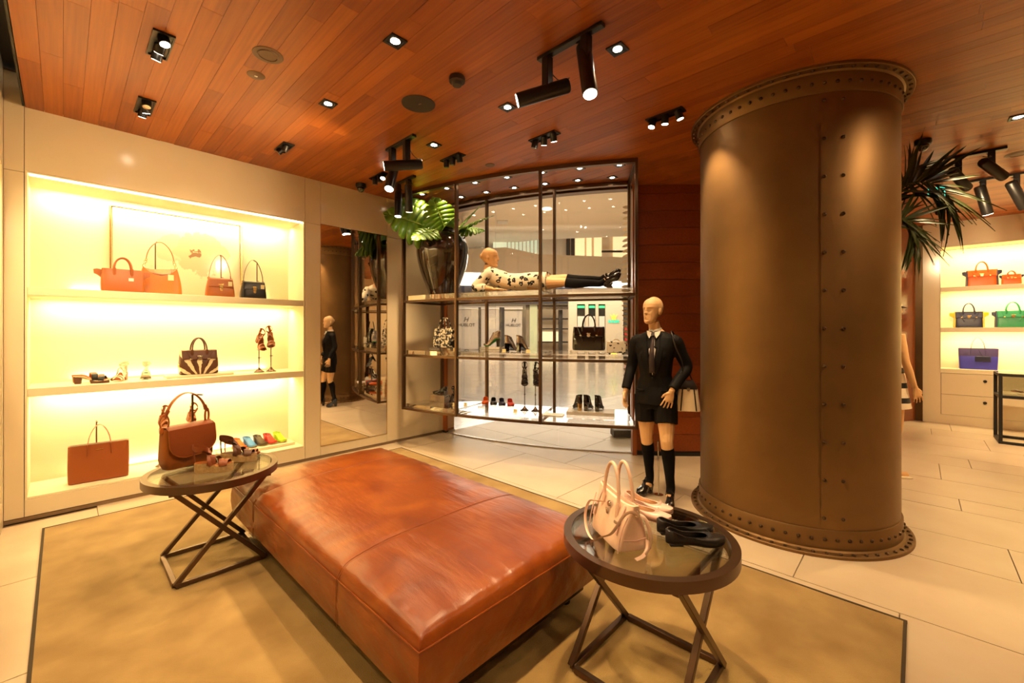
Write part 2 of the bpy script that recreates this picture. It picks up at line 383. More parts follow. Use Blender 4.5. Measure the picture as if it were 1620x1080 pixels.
# ================================================================== STRUCTURE
def outside(x, y): return math.hypot(x - VC.x, y - VC.y) > 5.1
def px_area(x0, x1, y0, y1, z):
    pts = []
    for x, y in ((x0, y0), (x1, y0), (x1, y1), (x0, y1)):
        d = x * FW.x + y * FW.y
        if d < .25: d = .25
        pts.append((810 + FPX * (x * RT.x + y * RT.y) / d, CY - FPX * (z - EYE) / d))
    cx = sum(p[0] for p in pts) / 4; cy = sum(p[1] for p in pts) / 4
    dm = (x0 + x1) / 2 * FW.x + (y0 + y1) / 2 * FW.y
    if dm < .3 or cx < -150 or cx > 1770 or cy < -120 or cy > 1200: return 0
    return abs(sum(pts[i][0] * pts[(i + 1) % 4][1] - pts[(i + 1) % 4][0] * pts[i][1] for i in range(4))) / 2
def lay(cells, z0, z1, mt, parent, name, gap, limit=290):
    """cells = (x0,x1,y0,y1); the 290 that show largest are single boards, the rest one joined part"""
    cells = sorted(cells, key=lambda c: -px_area(*c, z0 if z0 > EYE else z1))
    rest = MB()
    for k, (x0, x1, y0, y1) in enumerate(cells):
        m = MB().box(((x0 + x1) / 2, (y0 + y1) / 2, (z0 + z1) / 2 + random.uniform(-.0006, .0006)), (x1 - x0 - gap, y1 - y0 - gap, z1 - z0))
        if k < limit: m.build(name, mt, parent, smooth=0)
        else: rest.add(m.v, m.f)
    if rest.v: tag(rest.build(name + '_field', mt, parent, smooth=0), kind='stuff')

# ---- floor
floor = struct(BX((4.9, .9, -.06), (10.8, 8.6, .095)).build('floor', M['grout'], smooth=0), 'pale beige stone floor laid in long staggered slabs')
xs = [-.32, .2, .95, 1.45, 2.2, 3.03, 3.88, 4.42, 5.1, 5.45, 6.05, 6.75, 7.2, 7.9, 8.6, 9.1, 9.82]
cells_s, cells_m = [], []
for i in range(len(xs) - 1):
    y = -3.2 + random.uniform(-.8, 0)
    while y < 5.05:
        l = random.uniform(.75, 1.35); y1 = min(y + l, 5.05)
        if y1 - y > .08 and y1 > -3.2:
            cx, cyy = (xs[i] + xs[i + 1]) / 2, (max(y, -3.2) + y1) / 2
            (cells_s if outside(cx, cyy) else cells_m).append((xs[i], xs[i + 1], max(y, -3.2), y1))
        y += l
lay(cells_s, -.014, 0, M['tile'], floor, 'tile', .006)
mfloor = struct(BX((FW * 24 + RT * 2 + Vector((0, 0, -.55)))[:], (60, 60, 1.0), YAW - R_(90)).build('floor_mall', M['mtile'], smooth=0), 'polished pale floor of the mall corridor beyond the glass')
for j in range(8):
    for i in range(12):
        x0, y0 = 3.4 + i * 1.1, 5.05 + j * 1.1
        cells_m.append((x0, x0 + 1.1, y0, y0 + 1.1))
for i in range(3):
    for j in range(5): cells_m.append((9.82 + 1.1 * i, 10.92 + 1.1 * i, .65 + .88 * j, 1.53 + .88 * j))
near = [c for c in cells_m if c[3] < 5.2 and c[0] < 9.8]
lay([c for c in near if px_area(*c, 0) > 0], -.045, 0, M['tile'], mfloor, 'tile', .006)
lay([c for c in cells_m if c not in near and px_area(*c, 0) > 0], -.045, -.001, M['mtile'], mfloor, 'tile', .005, 200)

# ---- rug
rug = thing('rug', 'olive tan wool rug with dark bound edge under the ottoman', 'rug', (1.425, 2.385, 0))
def rugf(u, v):
    return ((u - .5) * 3.03, (v - .5) * 4.67, .011 + .0015 * math.sin(u * 23 + v * 9) * math.sin(v * 31))
MB().grid(rugf, 40, 60).build('pile', M['rug'], rug)
bd = MB()
for x in (-1.522, 1.522): bd.box((x, 0, .0062), (.014, 4.70, .0124))
for y in (-2.342, 2.342): bd.box((0, y, .0062), (3.03, .014, .0124))
bd.build('edge_binding', M['rug_edge'], rug, smooth=0)

# ---- left wall with lacquered panels
wl = MB()
for x0, x1, z0, z1 in ((-.32, NX0 - .012, 0, 3.5), (NX1 + .012, 3.86, 0, 3.5), (NX0 - .012, NX1 + .012, 2.735, 3.5), (NX0 - .012, NX1 + .012, 0, .165)):
    wl.box(((x0 + x1) / 2, WY + .06, (z0 + z1) / 2), (x1 - x0, .08, z1 - z0))
wall_left = struct(wl.build('wall_left', M['gap'], smooth=0), 'glossy cream lacquered panel wall with the display niche and mirror')
def wpanel(x0, x1, z0, z1): BX(((x0 + x1) / 2, WY + .01, (z0 + z1) / 2), (x1 - x0 - .003, .02, z1 - z0 - .003)).build('panel', M['panel'], wall_left, smooth=0, bevel=.0015, seg=1)
for a in ((-.31, -.205, .03, 2.72), (-.31, -.205, 2.72, 3.48), (-.205, 1.90, 2.735, 3.40), (-.205, 1.90, .03, .165), (1.90, 2.075, .03, 2.72), (1.90, 2.075, 2.72, 3.40),
          (2.075, 2.935, 2.735, 3.40), (2.075, 2.935, .03, .135), (2.935, 3.85, .03, 2.72), (2.935, 3.85, 2.72, 3.40)): wpanel(*a)
struct(BX((1.77, WY + .012, .014), (4.16, .03, .028)).build('baseboard_left', M['gap'], smooth=0), 'thin recessed dark base line of the cream wall')
# ---- lit niche
niche = thing('display_niche', 'brightly lit cream built-in display niche with two thick shelves in the left wall', 'shelving', ((NX0 + NX1) / 2, WY, 0))
nw = NX1 - NX0; nd = NB - WY
BX((0, nd + .012, 1.45), (nw + .05, .024, 2.62)).build('back_panel', M['niche'], niche, smooth=0)
for s in (-1, 1): BX((s * (nw / 2 + .006), nd / 2, 1.45), (.012, nd, 2.58)).build('side_panel', M['niche'], niche, smooth=0)
BX((0, nd / 2, 2.728), (nw, nd, .012)).build('top_panel', M['niche'], niche, smooth=0)
BX((0, nd / 2 + .004, .172), (nw, nd, .014)).build('bottom_panel', M['niche'], niche, smooth=0)
for z in (1.7975, .9975): BX((0, nd / 2 + .002, z), (nw - .002, nd, .065)).build('shelf', M['niche'], niche, bevel=.003)
BX((0, .022, 2.714), (nw - .02, .012, .012)).build('led_strip', mat('led', (1, .9, .7), .5, emit=(1, .85, .5), es=5), niche, smooth=0)
# ---- mirror
mirror = thing('wall_mirror', 'tall full length mirror set flush in the cream wall beside the niche', 'mirror', (2.505, WY, .135))
BX((0, .006, 1.30), (.856, .008, 2.59)).build('glass', M['mirror'], mirror, smooth=0)
mf = MB()
for s in (-1, 1): mf.box((s * .4295, .004, 1.30), (.004, .014, 2.596))
for z in (0.002, 2.598): mf.box((0, .004, z), (.862, .014, .004))
mf.build('edge_frame', M['gold'], mirror, smooth=0)

# ---- side wall with its own niche (a sliver shows at the left border)
ws = MB()
for y0, y1, z0, z1 in ((-3.2, 2.1, 0, 3.5), (4.93, 5.05, 0, 3.5), (2.1, 4.93, 2.72, 3.5), (2.1, 4.93, 0, .2)):
    ws.box((-.34, (y0 + y1) / 2, (z0 + z1) / 2), (.06, y1 - y0, z1 - z0))
struct(ws.build('wall_side', M['panel'], smooth=0), 'cream side wall with a second lit niche at the left border')
sn = thing('display_niche', 'second lit niche glimpsed at the extreme left border', 'shelving', (-.37, 3.5, 0))
BX((-.36, 0, 1.46), (.02, 2.83, 2.6)).build('back_panel', M['niche'], sn, smooth=0)
for s in (-1, 1): BX((-.18, s * 1.42, 1.46), (.36, .014, 2.52)).build('side_panel', M['niche'], sn, smooth=0)
BX((-.18, 0, 2.73), (.36, 2.83, .02)).build('top_panel', M['niche'], sn, smooth=0)
BX((-.18, 0, .19), (.36, 2.83, .02)).build('bottom_panel', M['niche'], sn, smooth=0)
for z in (1.8, 1.0): BX((-.18, 0, z), (.34, 2.82, .065)).build('shelf', M['niche'], sn, smooth=0)
struct(BX((4.75, -3.24, 1.75), (10.2, .08, 3.5)).build('wall_back', M['panel'], smooth=0), 'cream wall behind the viewer')

# ---- ceiling
arcpts = [arc(a, 5.1) for a in [184.5 + 2.5 * k for k in range(35)]]
poly = [(-.2, -3.2), (RX + .3, -3.2), (RX + .3, .30)] + [(p.x, p.y) for p in reversed(arcpts) if p.x < 9.5 and p.y < 5.05] + [(3.86, 5.05), (-.2, 5.05)]
ceiling = struct(MB().prism(poly, ZC + .014, ZC + .16).build('ceiling', M['ceil_back'], smooth=0), 'warm reddish timber plank ceiling')
cells = []; k = 0
x = -.2
while x < RX:
    x1 = min(x + .102, RX); xm = x + .05
    dx = xm - VC.x
    ymax = 5.05 if xm < 3.87 else (VC.y - math.sqrt(5.1 ** 2 - dx * dx) if abs(dx) < 5.1 else .3)
    y = -3.2 - random.uniform(0, 1.5)
    while y < ymax:
        l = random.uniform(1.0, 1.9); y1 = min(y + l, ymax); y0 = max(y, -3.2)
        if y1 - y0 > .05: cells.append((x, x1, y0, y1))
        y += l
    x += .102
lay(cells, ZC, ZC + .014, M['ceil_wood'], ceiling, 'plank', .0016)
struct(BX((-.29, 1, ZC + .30), (.2, 8.4, .02)).build('trim_1', M['black'], smooth=0), 'dark slot between ceiling and side wall')
struct(BX((-.21, .92, ZC + .08), (.012, 8.26, .15)).build('trim_2', M['black'], smooth=0), 'dark edge of the timber ceiling')

# ---- shop window: bent line of panes between the timber column and the timber wall
win = thing('window_1', None, None); win['kind'] = 'structure'; win['label'] = 'curved clear glass shop window facing the mall'
edges = [184.6, 195.1, 205.0, 215.3]
for a, b in zip(edges, edges[1:]):
    m = MB(); n = 6
    m.loft([[arc(a + .05 + (b - a - .1) * i / n, r, z) for r, z in ((5.094, .012), (5.106, .012), (5.106, ZC), (5.094, ZC))] for i in range(n + 1)])
    m.build('pane', M['glass'], win)
m = MB(); m.loft([[arc(184.6 + 30.7 * i / 18, r, z) for r, z in ((5.08, 0), (5.12, 0), (5.12, .012), (5.08, .012))] for i in range(19)]); m.build('sill_channel', M['mtile'], win)
m = MB(); m.loft([[arc(184.6 + 30.7 * i / 18, r, z) for r, z in ((5.04, ZC - .03), (5.16, ZC - .03), (5.16, ZC + .0), (5.04, ZC + .0))] for i in range(19)]); m.build('head_rail', M['frame'], win)
pc = arc(184.0, 5.09)
column = struct(MB().box((3.925, 5.07, 1.63), (.15, .19, 3.20), 0).build('wall_column', M['col_wood'], smooth=0, bevel=.004), 'orange timber end column between cream wall and shop window')
BX((3.925, 5.07, .016), (.16, .2, .032)).build('base', M['black'], column, smooth=0)

# ---- timber wall, horizontal boards following the same curve
ww = MB(); A0, A1 = 215.6, 277
ww.loft([[arc(A0 + (A1 - A0) * i / 40, r, z) for r, z in ((5.02, .0), (5.15, .0), (5.15, ZC + .1), (5.02, ZC + .1))] for i in range(41)])
wall_wood = struct(ww.build('wall_timber', M['ceil_back']), 'dark red timber wall of wide horizontal boards behind the pillar')
z = .05
while z < ZC - .01:
    z1 = min(z + .205, ZC - .001); m = MB()
    m.loft([[arc(A0 + (A1 - A0) * i / 40, r, zz) for r, zz in ((5.14, z + .002), (5.168, z + .002), (5.168, z1 - .002), (5.14, z1 - .002))] for i in range(41)])
    m.build('plank', M['wall_wood'], wall_wood); z = z1
bm = MB(); bm.loft([[arc(A0 + (A1 - A0) * i / 40, r, zz) for r, zz in ((5.14, 0), (5.185, 0), (5.185, .045), (5.14, .045))] for i in range(41)])
struct(bm.build('baseboard_timber', M['black']), 'dark base strip of the timber wall')
m = MB(); p = arc(215.3, 5.13); m.box((p.x, p.y, ZC / 2), (.16, .05, ZC - .002), R_(215.3)); struct(m.build('trim_3', M['col_wood'], smooth=0, bevel=.003), 'timber end post where the shop window meets the timber wall')

# ---- far wall with lit niche and drawers
fw_ = MB(); NY0, NY1 = -.28, -3.2
fw_.box((RX + .06, (.02 + NY0) / 2, 1.65), (.12, .02 - NY0, 3.3)); fw_.box((RX + .06, (NY0 + NY1) / 2, 3.07), (.12, NY0 - NY1, .46)); fw_.box((RX + .06, (NY0 + NY1) / 2, .07), (.12, NY0 - NY1, .14))
struct(fw_.build('wall_right', M['panel'], smooth=0), 'cream panel wall on the far right')
fn = thing('display_niche', 'far lit cream niche with three shelves of coloured bags beyond the pillar', 'shelving', (RX, 0, 0))
yc, yw = (NY0 + NY1) / 2, NY0 - NY1
BX((.36, yc, 1.83), (.02, yw, 2.0)).build('back_panel', M['niche'], fn, smooth=0)
BX((.18, NY0 + .008, 1.83), (.36, .014, 2.0)).build('side_panel', M['niche'], fn, smooth=0)
BX((.18, yc, 2.845), (.36, yw, .02)).build('top_panel', M['niche'], fn, smooth=0)
for z in (2.155, 1.505, .845): BX((.175, yc, z), (.35, yw, .07)).build('shelf', M['niche'], fn, bevel=.003)
BX((.19, yc, .475), (.33, yw, .67)).build('cabinet_body', M['gap'], fn, smooth=0)
for c_ in range(3):
    for z0, z1 in ((.47, .805), (.142, .466)):
        y1 = NY0 - .004 - .96 * c_
        d = BX((.012, y1 - .478, (z0 + z1) / 2), (.022, .953, z1 - z0)).build('drawer', M['panel'], fn, smooth=0, bevel=.002, seg=1)
        MB().lathe([(.0, -.004), (.02, -.002), (.022, .008), (.010, .014), (.010, .02)], 14, M=Matrix.Translation((-.018, y1 - .478, (z0 + z1) / 2 + .07)) @ Matrix.Rotation(R_(90), 4, 'Y')).build('knob', M['black'], d)
tag(fn.children[0], None)
struct(BX((RX - .012, -.02, ZC / 2), (.05, .10, ZC)).build('trim_4', M['bronze'], smooth=0, bevel=.003), 'dark bronze post at the end of the far cream wall')
d1 = thing('door_1', None, None); d1['kind'] = 'structure'; d1['label'] = 'glossy timber door leaf beside the dark post'
m = MB(); pA = Vector((9.25, .34, 0)); pB = Vector((9.76, .04, 0)); m.bar(pA + Vector((0, 0, 1.6)), pB + Vector((0, 0, 1.6)), .04, 3.2); m.build('leaf', mat('door_wood', (.22, .06, .018), .12, coat=.5), d1, smooth=0)

# ---- riveted pillar
PC = Vector((4.10, .752, 0)); PR = .673
pil = thing('pillar', 'huge round dark bronze riveted steel pillar from floor to ceiling', 'pillar', PC)
MB().lathe([(PR, .0), (PR, ZC)], 96).build('drum', M['pillar'], pil)
fl = [(PR + .002, .0), (.748, .0), (.748, .018), (.744, .022), (PR + .025, .022), (PR + .014, .032), (PR + .012, .155), (PR + .008, .160), (PR, .160)]
MB().lathe(fl, 96).build('base_flange', M['pillar'], pil)
MB().lathe([(r, ZC - z) for r, z in fl][::-1], 96).build('top_flange', M['pillar'], pil)
def pil_angle(px):
    best = None
    for k in range(0, 3600):
        a = R_(k / 10); q = PC + Vector((PR * math.cos(a), PR * math.sin(a), 0))
        if (q - PC).dot(q) > 0: continue
        d = q.dot(FW); x = 810 + FPX * q.dot(RT) / d
        if best is None or abs(x - px) < best[0]: best = (abs(x - px), k / 10)
    return best[1]
a0, a1 = pil_angle(1298), pil_angle(1342)
MB().lathe([(PR, .16), (PR + .005, .16), (PR + .005, ZC - .16), (PR, ZC - .16)], 10, a0=min(a0, a1), a1=max(a0, a1)).build('seam_plate', M['pillar'], pil)
rv = MB().lathe([(.0125, 0), (.0115, .006), (.007, .0105), (.0, .012)], 8); rv0 = rv.build('rivet', M['rivet'], pil); rv_me = rv0.data; first = [rv0]
def rivet(loc, direction):
    o = first.pop() if first else bpy.data.objects.new('rivet', rv_me)
    if o.name not in col.objects: col.objects.link(o)
    o.parent = pil; o.location = loc; o.rotation_euler = Vector(direction).to_track_quat('Z', 'Y').to_euler()
NR = 58
for k in range(NR):
    t = 2 * math.pi * (k + .3) / NR; c_, s_ = math.cos(t), math.sin(t); rr = PR + .0125
    rivet((rr * c_, rr * s_, .098), (c_, s_, 0)); rivet((rr * c_, rr * s_, ZC - .098), (c_, s_, 0))
    rivet((.722 * c_, .722 * s_, .022), (0, 0, 1)); rivet((.722 * c_, .722 * s_, ZC - .022), (0, 0, -1))
for px in (1303.5, 1333.5):
    t = R_(pil_angle(px)); z = .235
    while z < ZC - .17: rivet(((PR + .005) * math.cos(t), (PR + .005) * math.sin(t), z), (math.cos(t), math.sin(t), 0)); z += .253

# ================================================================== THE MALL BEYOND THE GLASS
def mbox(x0, x1, y0, y1, d, th):
    """upright slab facing the shop, its face d metres out"""
    r0, r1 = d * (x0 - 810) / FPX, d * (x1 - 810) / FPX; z0, z1 = EYE + d * (CY - y1) / FPX, EYE + d * (CY - y0) / FPX
    c = FW * (d + th / 2) + RT * ((r0 + r1) / 2)
    return BX((c.x, c.y, (z0 + z1) / 2), (r1 - r0, th, z1 - z0), YAW - R_(90))
def face(x, y, d): # matrix for flat lettering on a facade
    p = atD(x, y, d); return Matrix.Translation(p) @ Matrix.Rotation(YAW - R_(90), 4, 'Z') @ Matrix.Rotation(R_(90), 4, 'X')
mm = lambda n, c, r=.6, **k: mat(n, c, r, **k)
m_grey = mm('hoard_grey', (.50, .44, .37)); m_beige = mm('mall_beige', (.62, .50, .37)); m_navy = mm('mall_navy', (.03, .03, .05)); m_dk = mm('mall_dark', (.03, .025, .02))
m_par = mm('mall_parapet', (.68, .57, .43), .4); m_cove = mm('cove', (1, .95, .85), emit=(1, .92, .78), es=1.5)
def stand(name, label, cat, o): tag(o, label, cat); return o
# hoarding with lettering
hz = 33.0
ho = thing('shop_hoarding', 'pale grey boarded shop front with black frame and dark lettering seen through the glass', 'hoarding')
mbox(718, 757, 490, 553, hz, .1).build('board', m_grey, ho, smooth=0)
mbox(761, 790, 490, 553, hz, .1).build('board', m_grey, ho, smooth=0)
mbox(798, 826, 492, 553, hz, .1).build('board', m_grey, ho, smooth=0)
for a in ((757, 761), (790, 798), (714, 718)): mbox(a[0], a[1], 486, 556, hz - .05, .2).build('post', m_dk, ho, smooth=0)
mbox(714, 827, 484, 489, hz - .05, .2).build('head_beam', M['white'], ho, smooth=0)
mbox(714, 827, 552, 556, hz - .02, .15).build('kick_plate', m_dk, ho, smooth=0)
text_obj('lettering', 'HUBLOT', .34, m_dk, face(738, 514, hz - .03), ho, .01)
text_obj('emblem', 'H', .52, m_dk, face(737, 505.5, hz - .03), ho, .01, shear=.3)
text_obj('lettering', 'HUBLOT', .30, m_dk, face(812, 514.5, hz - .03), ho, .01)
text_obj('emblem', 'H', .46, m_dk, face(812, 507, hz - .03), ho, .01, shear=.3)
fa = stand('fascia', 'dark navy shop fascia above the grey hoarding', 'fascia', mbox(690, 905, 450, 480, hz - .75, .3).build('fascia', m_navy, smooth=0))
# bag shop between
sh = thing('mall_shop', 'warm lit open shop with shelves across the mall', 'shop')
mbox(832, 905, 482, 560, hz + 2.5, .1).build('back_wall', m_beige, sh, smooth=0)
mbox(838, 850, 482, 560, hz - .2, .4).build('column', mm('celadon', (.50, .55, .34)), sh, smooth=0)
for y in (503, 519, 540): mbox(852, 900, y, y + 2.2, hz + 1.5, .6).build('shelf', m_dk, sh, smooth=0)
mbox(884, 890, 490, 557, hz + .8, .3).build('post', m_dk, sh, smooth=0)
mbox(832, 905, 482, 489, hz - .1, .3).build('head_beam', mm('shop_beam', (.10, .07, .045)), sh, smooth=0)
mbox(852, 884, 524, 540, hz + 1.9, .1).build('lit_panel', mm('shop_lit', (1, .85, .55), emit=(1, .8, .45), es=.35), sh, smooth=0)
# stone facade with green lit windows and sign
st = thing('stone_shop_front', 'beige stone shop front with three green lit slit windows and a small green sign', 'shop front')
sd = 29.0
mbox(900, 986, 462, 559, sd, .4).build('stone_wall', mm('stone_w', (.50, .42, .30), .45), st, smooth=0)
for a in ((913, 925.5), (931, 942), (947, 957.5)):
    w_ = mbox(a[0], a[1], 481, 549, sd - .02, .1).build('window', mm('slit', (.01, .012, .01), .1), st, smooth=0)
    mbox(a[0] + .8, a[1] - .8, 483.5, 487, sd - .06, .05).build('green_light', mm('green_glow', (.02, .6, .15), emit=(.05, .9, .25), es=.35), w_, smooth=0)
    mbox(a[0] + .8, a[1] - .8, 500, 520, sd - .06, .05).build('display_panel', mm('slit_panel', (.55, .5, .42), .3), w_, smooth=0)
sg = text_obj('sign_lettering', 'ROLEX', .24, mm('sign_green', (.02, .55, .32), emit=(.03, .75, .42), es=.3), face(971, 508.5, sd - .03), st, .02, bold=.012)
m = MB(); F4 = face(971, 501, sd - .04) @ Matrix.Scale(.85, 4)
m.prism([(-.16, -.22), (.16, -.22), (.14, -.10), (.30, .20), (.10, .02), (.0, .26), (-.10, .02), (-.30, .20), (-.14, -.10)], 0, .03, F4); m.build('crown_emblem', mm('crown_gold', (.8, .65, .05), emit=(.9, .75, .05), es=.3), st, smooth=0)
mbox(986, 1004, 470, 560, sd + .6, .2).build('side_return', m_dk, st, smooth=0)
stand('poster', 'red poster glimpsed beside the stone shop front', 'poster', mbox(988, 999, 517, 545, sd + .5, .05).build('poster', mm('posred', (.5, .03, .02)), smooth=0))
# upper gallery
pa = thing('gallery_parapet', 'smooth beige gallery parapet above the mall shops', 'parapet')
def slab(name, mt, par, pts, th):   # convex quad given as points, extruded away from the shop
    q = [Vector(p) for p in pts]; off = FW * th; n = len(q)
    return link_mesh(name, [*q, *[p + off for p in q]], [tuple(range(n)), tuple(reversed(range(n, 2 * n)))] + [(k, n + k, n + (k + 1) % n, (k + 1) % n) for k in range(n)], mt, par, 0)
slab('panel', m_par, pa, [atD(640, 428, 31), atD(640, 400, 31), atD(800, 391, 31), atD(853, 402, 31), atD(853, 433, 31)], .3)
slab('panel', m_par, pa, [atD(853, 433, 31), atD(853, 402, 31), atD(1010, 407.5, 31), atD(1010, 447, 31)], .3)
slab('lit_cove', m_cove, pa, [atD(640, 449, 32), atD(640, 416, 32), atD(1010, 440, 32), atD(1010, 456, 32)], .2)
us = thing('gallery_shops', 'lit shop fronts of the upper gallery', 'shop front')
mbox(780, 858, 360, 410, 36, .1).build('crystal_screen', mm('crys', (.6, .62, .45), emit=(.85, .9, .6), es=.22), us, smooth=0)
for k in range(9): mbox(802 + k * 6, 803.2 + k * 6, 362, 408, 35.8, .1).build('mullion', M['silver'], us, smooth=0)
mbox(858, 1010, 360, 412, 36.2, .1).build('back_wall', m_beige, us, smooth=0)
for a in ((896, 902), (903.5, 909)): mbox(a[0], a[1], 362, 410, 35.8, .1).build('dark_door', m_dk, us, smooth=0)
for a in ((910, 925), (928, 936), (940, 952), (970, 1000)): mbox(a[0], a[1], 362, 410, 35.8, .1).build('lit_window', mm('warmwin', (1, .7, .35), emit=(1, .72, .38), es=.4), us, smooth=0)
mbox(952, 1000, 396, 399, 35.6, .1).build('rail', m_dk, us, smooth=0)
# mall ceiling: flat soffit
sf = [onZ(690, 399, 9.0), onZ(853, 379, 9.0), onZ(1012, 373, 9.0), onZ(1130, 180, 9.0), onZ(520, 200, 9.0), onZ(560, 399, 9.0)]
mc = MB(); n = len(sf); mc.add([(p.x, p.y, 9.0) for p in sf] + [(p.x, p.y, 9.5) for p in sf], [tuple(reversed(range(n))), tuple(range(n, 2 * n))] + [(k, (k + 1) % n, n + (k + 1) % n, n + k) for k in range(n)])
mceil = struct(mc.build('ceiling_mall', mm('mall_soffit', (.86, .72, .54), .7), smooth=0), 'plain warm beige ceiling of the mall atrium')
p = onZ(795, 351, 8.97); stand('ceiling_unit', 'small square white unit on the mall ceiling', 'ceiling unit', MB().box(p, (.75, .75, .14), YAW).build('ceiling_unit', M['white'], bevel=.05))
p = onZ(865, 330, 8.99); stand('mall_downlight', 'round glowing downlight in the mall ceiling', 'downlight', MB().lathe([(.0, 0), (.24, 0), (.30, -.03), (.30, .02)], 24, (p.x, p.y, 8.98)).build('mall_downlight', mm('dl_glow', (1, .9, .7), emit=(1, .88, .65), es=1.2), smooth=30))
struct(mbox(430, 1190, 330, 560, 40, .3).build('wall_mall', mm('mall_back', (.5, .42, .32)), smooth=0), 'distant wall of the mall')
p = onZ(985, 690, 0); bxo = thing('floor_box', 'low black box standing on the mall floor under the glass display', 'box', (p.x, p.y, 0), YAW)
BX((0, 0, .06), (.22, .30, .10)).build('body', M['black'], bxo, bevel=.008); BX((0, 0, .005), (.12, .18, .01)).build('foot', M['black'], bxo, smooth=0)
# ================================================================== CEILING FIXTURES
def lensdisc(m, r, z, M4=None, n=18): return m.lathe([(0, z), (r * .7, z - .0008), (r, z)][::-1], n, M=M4)
DL = []
def downlight(x, y, label, power=18, angle=95, s=.105, tilt=(0, 0, -1), group='square recessed downlights', z=ZC):
    t = thing('recessed_downlight', label, 'downlight', (x, y, z), 0, group)
    m = MB()
    for q in (-1, 1): m.box((q * (s / 2 - .007), 0, -.004), (.014, s, .008)); m.box((0, q * (s / 2 - .007), -.004), (s - .028, .014, .008))
    m.build('frame', M['lamp_black'], t, smooth=0)
    MB().lathe([(.0, -.0015), (s * .48, -.0015), (s * .48, -.001)], 4, M=Matrix.Rotation(R_(45), 4, 'Z') @ Matrix.Scale(1.38, 4)).build('recess', M['lamp_black'], t, smooth=0)
    lensdisc(MB(), s * .27, -.0045).build('lamp', M['lens'], t)
    if power: spot('downlight_beam', (x, y, z - .02), tilt, power, angle)
    return t
downlight(1.38, 2.28, 'square downlight nearest the viewer left of the smoke detector', 24, tilt=(0, .1, -1))
downlight(1.405, 3.28, 'square downlight between the left wall spots and the grey speaker', 24)
downlight(2.39, 2.316, 'square downlight between the large track spot and the black round speaker', 24)
downlight(2.40, 3.286, 'square downlight just right of the track lamp by the left wall', 24)
downlight(2.367, 1.345, 'square downlight right of the large track spot', 26)
downlight(5.37, -.60, 'square downlight at the extreme right border', 80)
def multi(x, y, w, l, heads, label, name='recessed_spot_cluster', group=None, cat='spotlight'):
    """black tray let into the ceiling with short tilting heads: (dx, dy, direction, lit, power)"""
    t = thing(name, label, cat, (x, y, ZC), 0, group)
    m = MB()
    for q in (-1, 1): m.box((q * (w / 2 - .004), 0, -.006), (.008, l, .012)); m.box((0, q * (l / 2 - .004), -.006), (w - .016, .008, .012))
    m.build('frame', M['lamp_black'], t, smooth=0)
    BX((0, 0, -.0015), (w - .016, l - .016, .002)).build('tray', M['lamp_black'], t, smooth=0)
    for dx, dy, di, lit, pw in heads:
        d = Vector(di).normalized(); b = Vector((dx, dy, -.002)); e = b + d * (.05 if w > .095 else .07)
        h = MB().cyl(b, e, .029, .029, 14).build('lamp_head', M['lamp_black'], t)
        Mt = Matrix.Translation(e) @ d.to_track_quat('Z', 'Y').to_matrix().to_4x4()
        lensdisc(MB(), .025, .0015, Mt @ Matrix.Rotation(math.pi, 4, 'X') @ Matrix.Translation((0, 0, -.003))).build('lamp', M['lens'] if lit else M['lens_off'], h)
        if pw: spot('cluster_beam', Vector((x, y, ZC)) + e + d * .01, d, pw, 70, 1.0)
    return t
Wl = lambda x, y, tx, tz: (tx - x, WY - y, tz - ZC)
multi(.412, 3.347, .105, .31, [(0, .10, (-.15, .5, -1), 1, 24), (0, .0, (-.1, .6, -.8), 1, 24), (0, -.10, (.15, -.25, -1), 1, 40)], 'oblong recess of three black spots nearest the left border')
multi(.44, 4.35, .105, .31, [(0, .10, (-.1, .4, -1), 1, 14), (0, .0, (.25, .4, -1), 1, 14), (0, -.10, (0, -.3, -1), 0, 0)], 'oblong recess of three black spots above the lit niche')
multi(1.45, 4.355, .10, .25, [(0, .07, (-.6, .3, -.8), 0, 18), (0, -.04, (-.2, .3, -1), 0, 0)], 'oblong recess of two black spots above the niche right end')
g3 = 'three-lamp slots in the timber ceiling'
def slot(x, y, heads, label): return multi(x, y, .092, .30, [(a, b * .72, c, d, e) for a, b, c, d, e in heads], label, 'recessed_spot_slot', g3)
slot(2.704, 3.391, [(0, .14, (.1, .1, -1), 0, 0), (0, .0, (.1, .1, -1), 0, 0), (0, -.14, (.3, .1, -1), 0, 22)], 'three-lamp slot between the track lamps and the glass display')
slot(2.98, 2.43, [(0, .14, (.0, .3, -1), 0, 0), (0, .0, (.35, .3, -1), 1, 22), (0, -.14, (.35, .1, -1), 1, 22)], 'three-lamp slot in front of the middle of the glass display')
slot(3.355, 1.475, [(0, .14, (-.25, .15, -1), 1, 20), (0, .0, (.1, .1, -1), 1, 24), (0, -.14, (.22, -.22, -1), 1, 50)], 'three-lamp slot beside the pillar top')
slot(2.455, 4.389, [(0, .14, (.1, .1, -1), 0, 0), (0, .0, (.1, -.1, -1), 0, 0), (0, -.14, (-.4, -.3, -1), 1, 20)], 'three-lamp slot in the corner above the monstera')

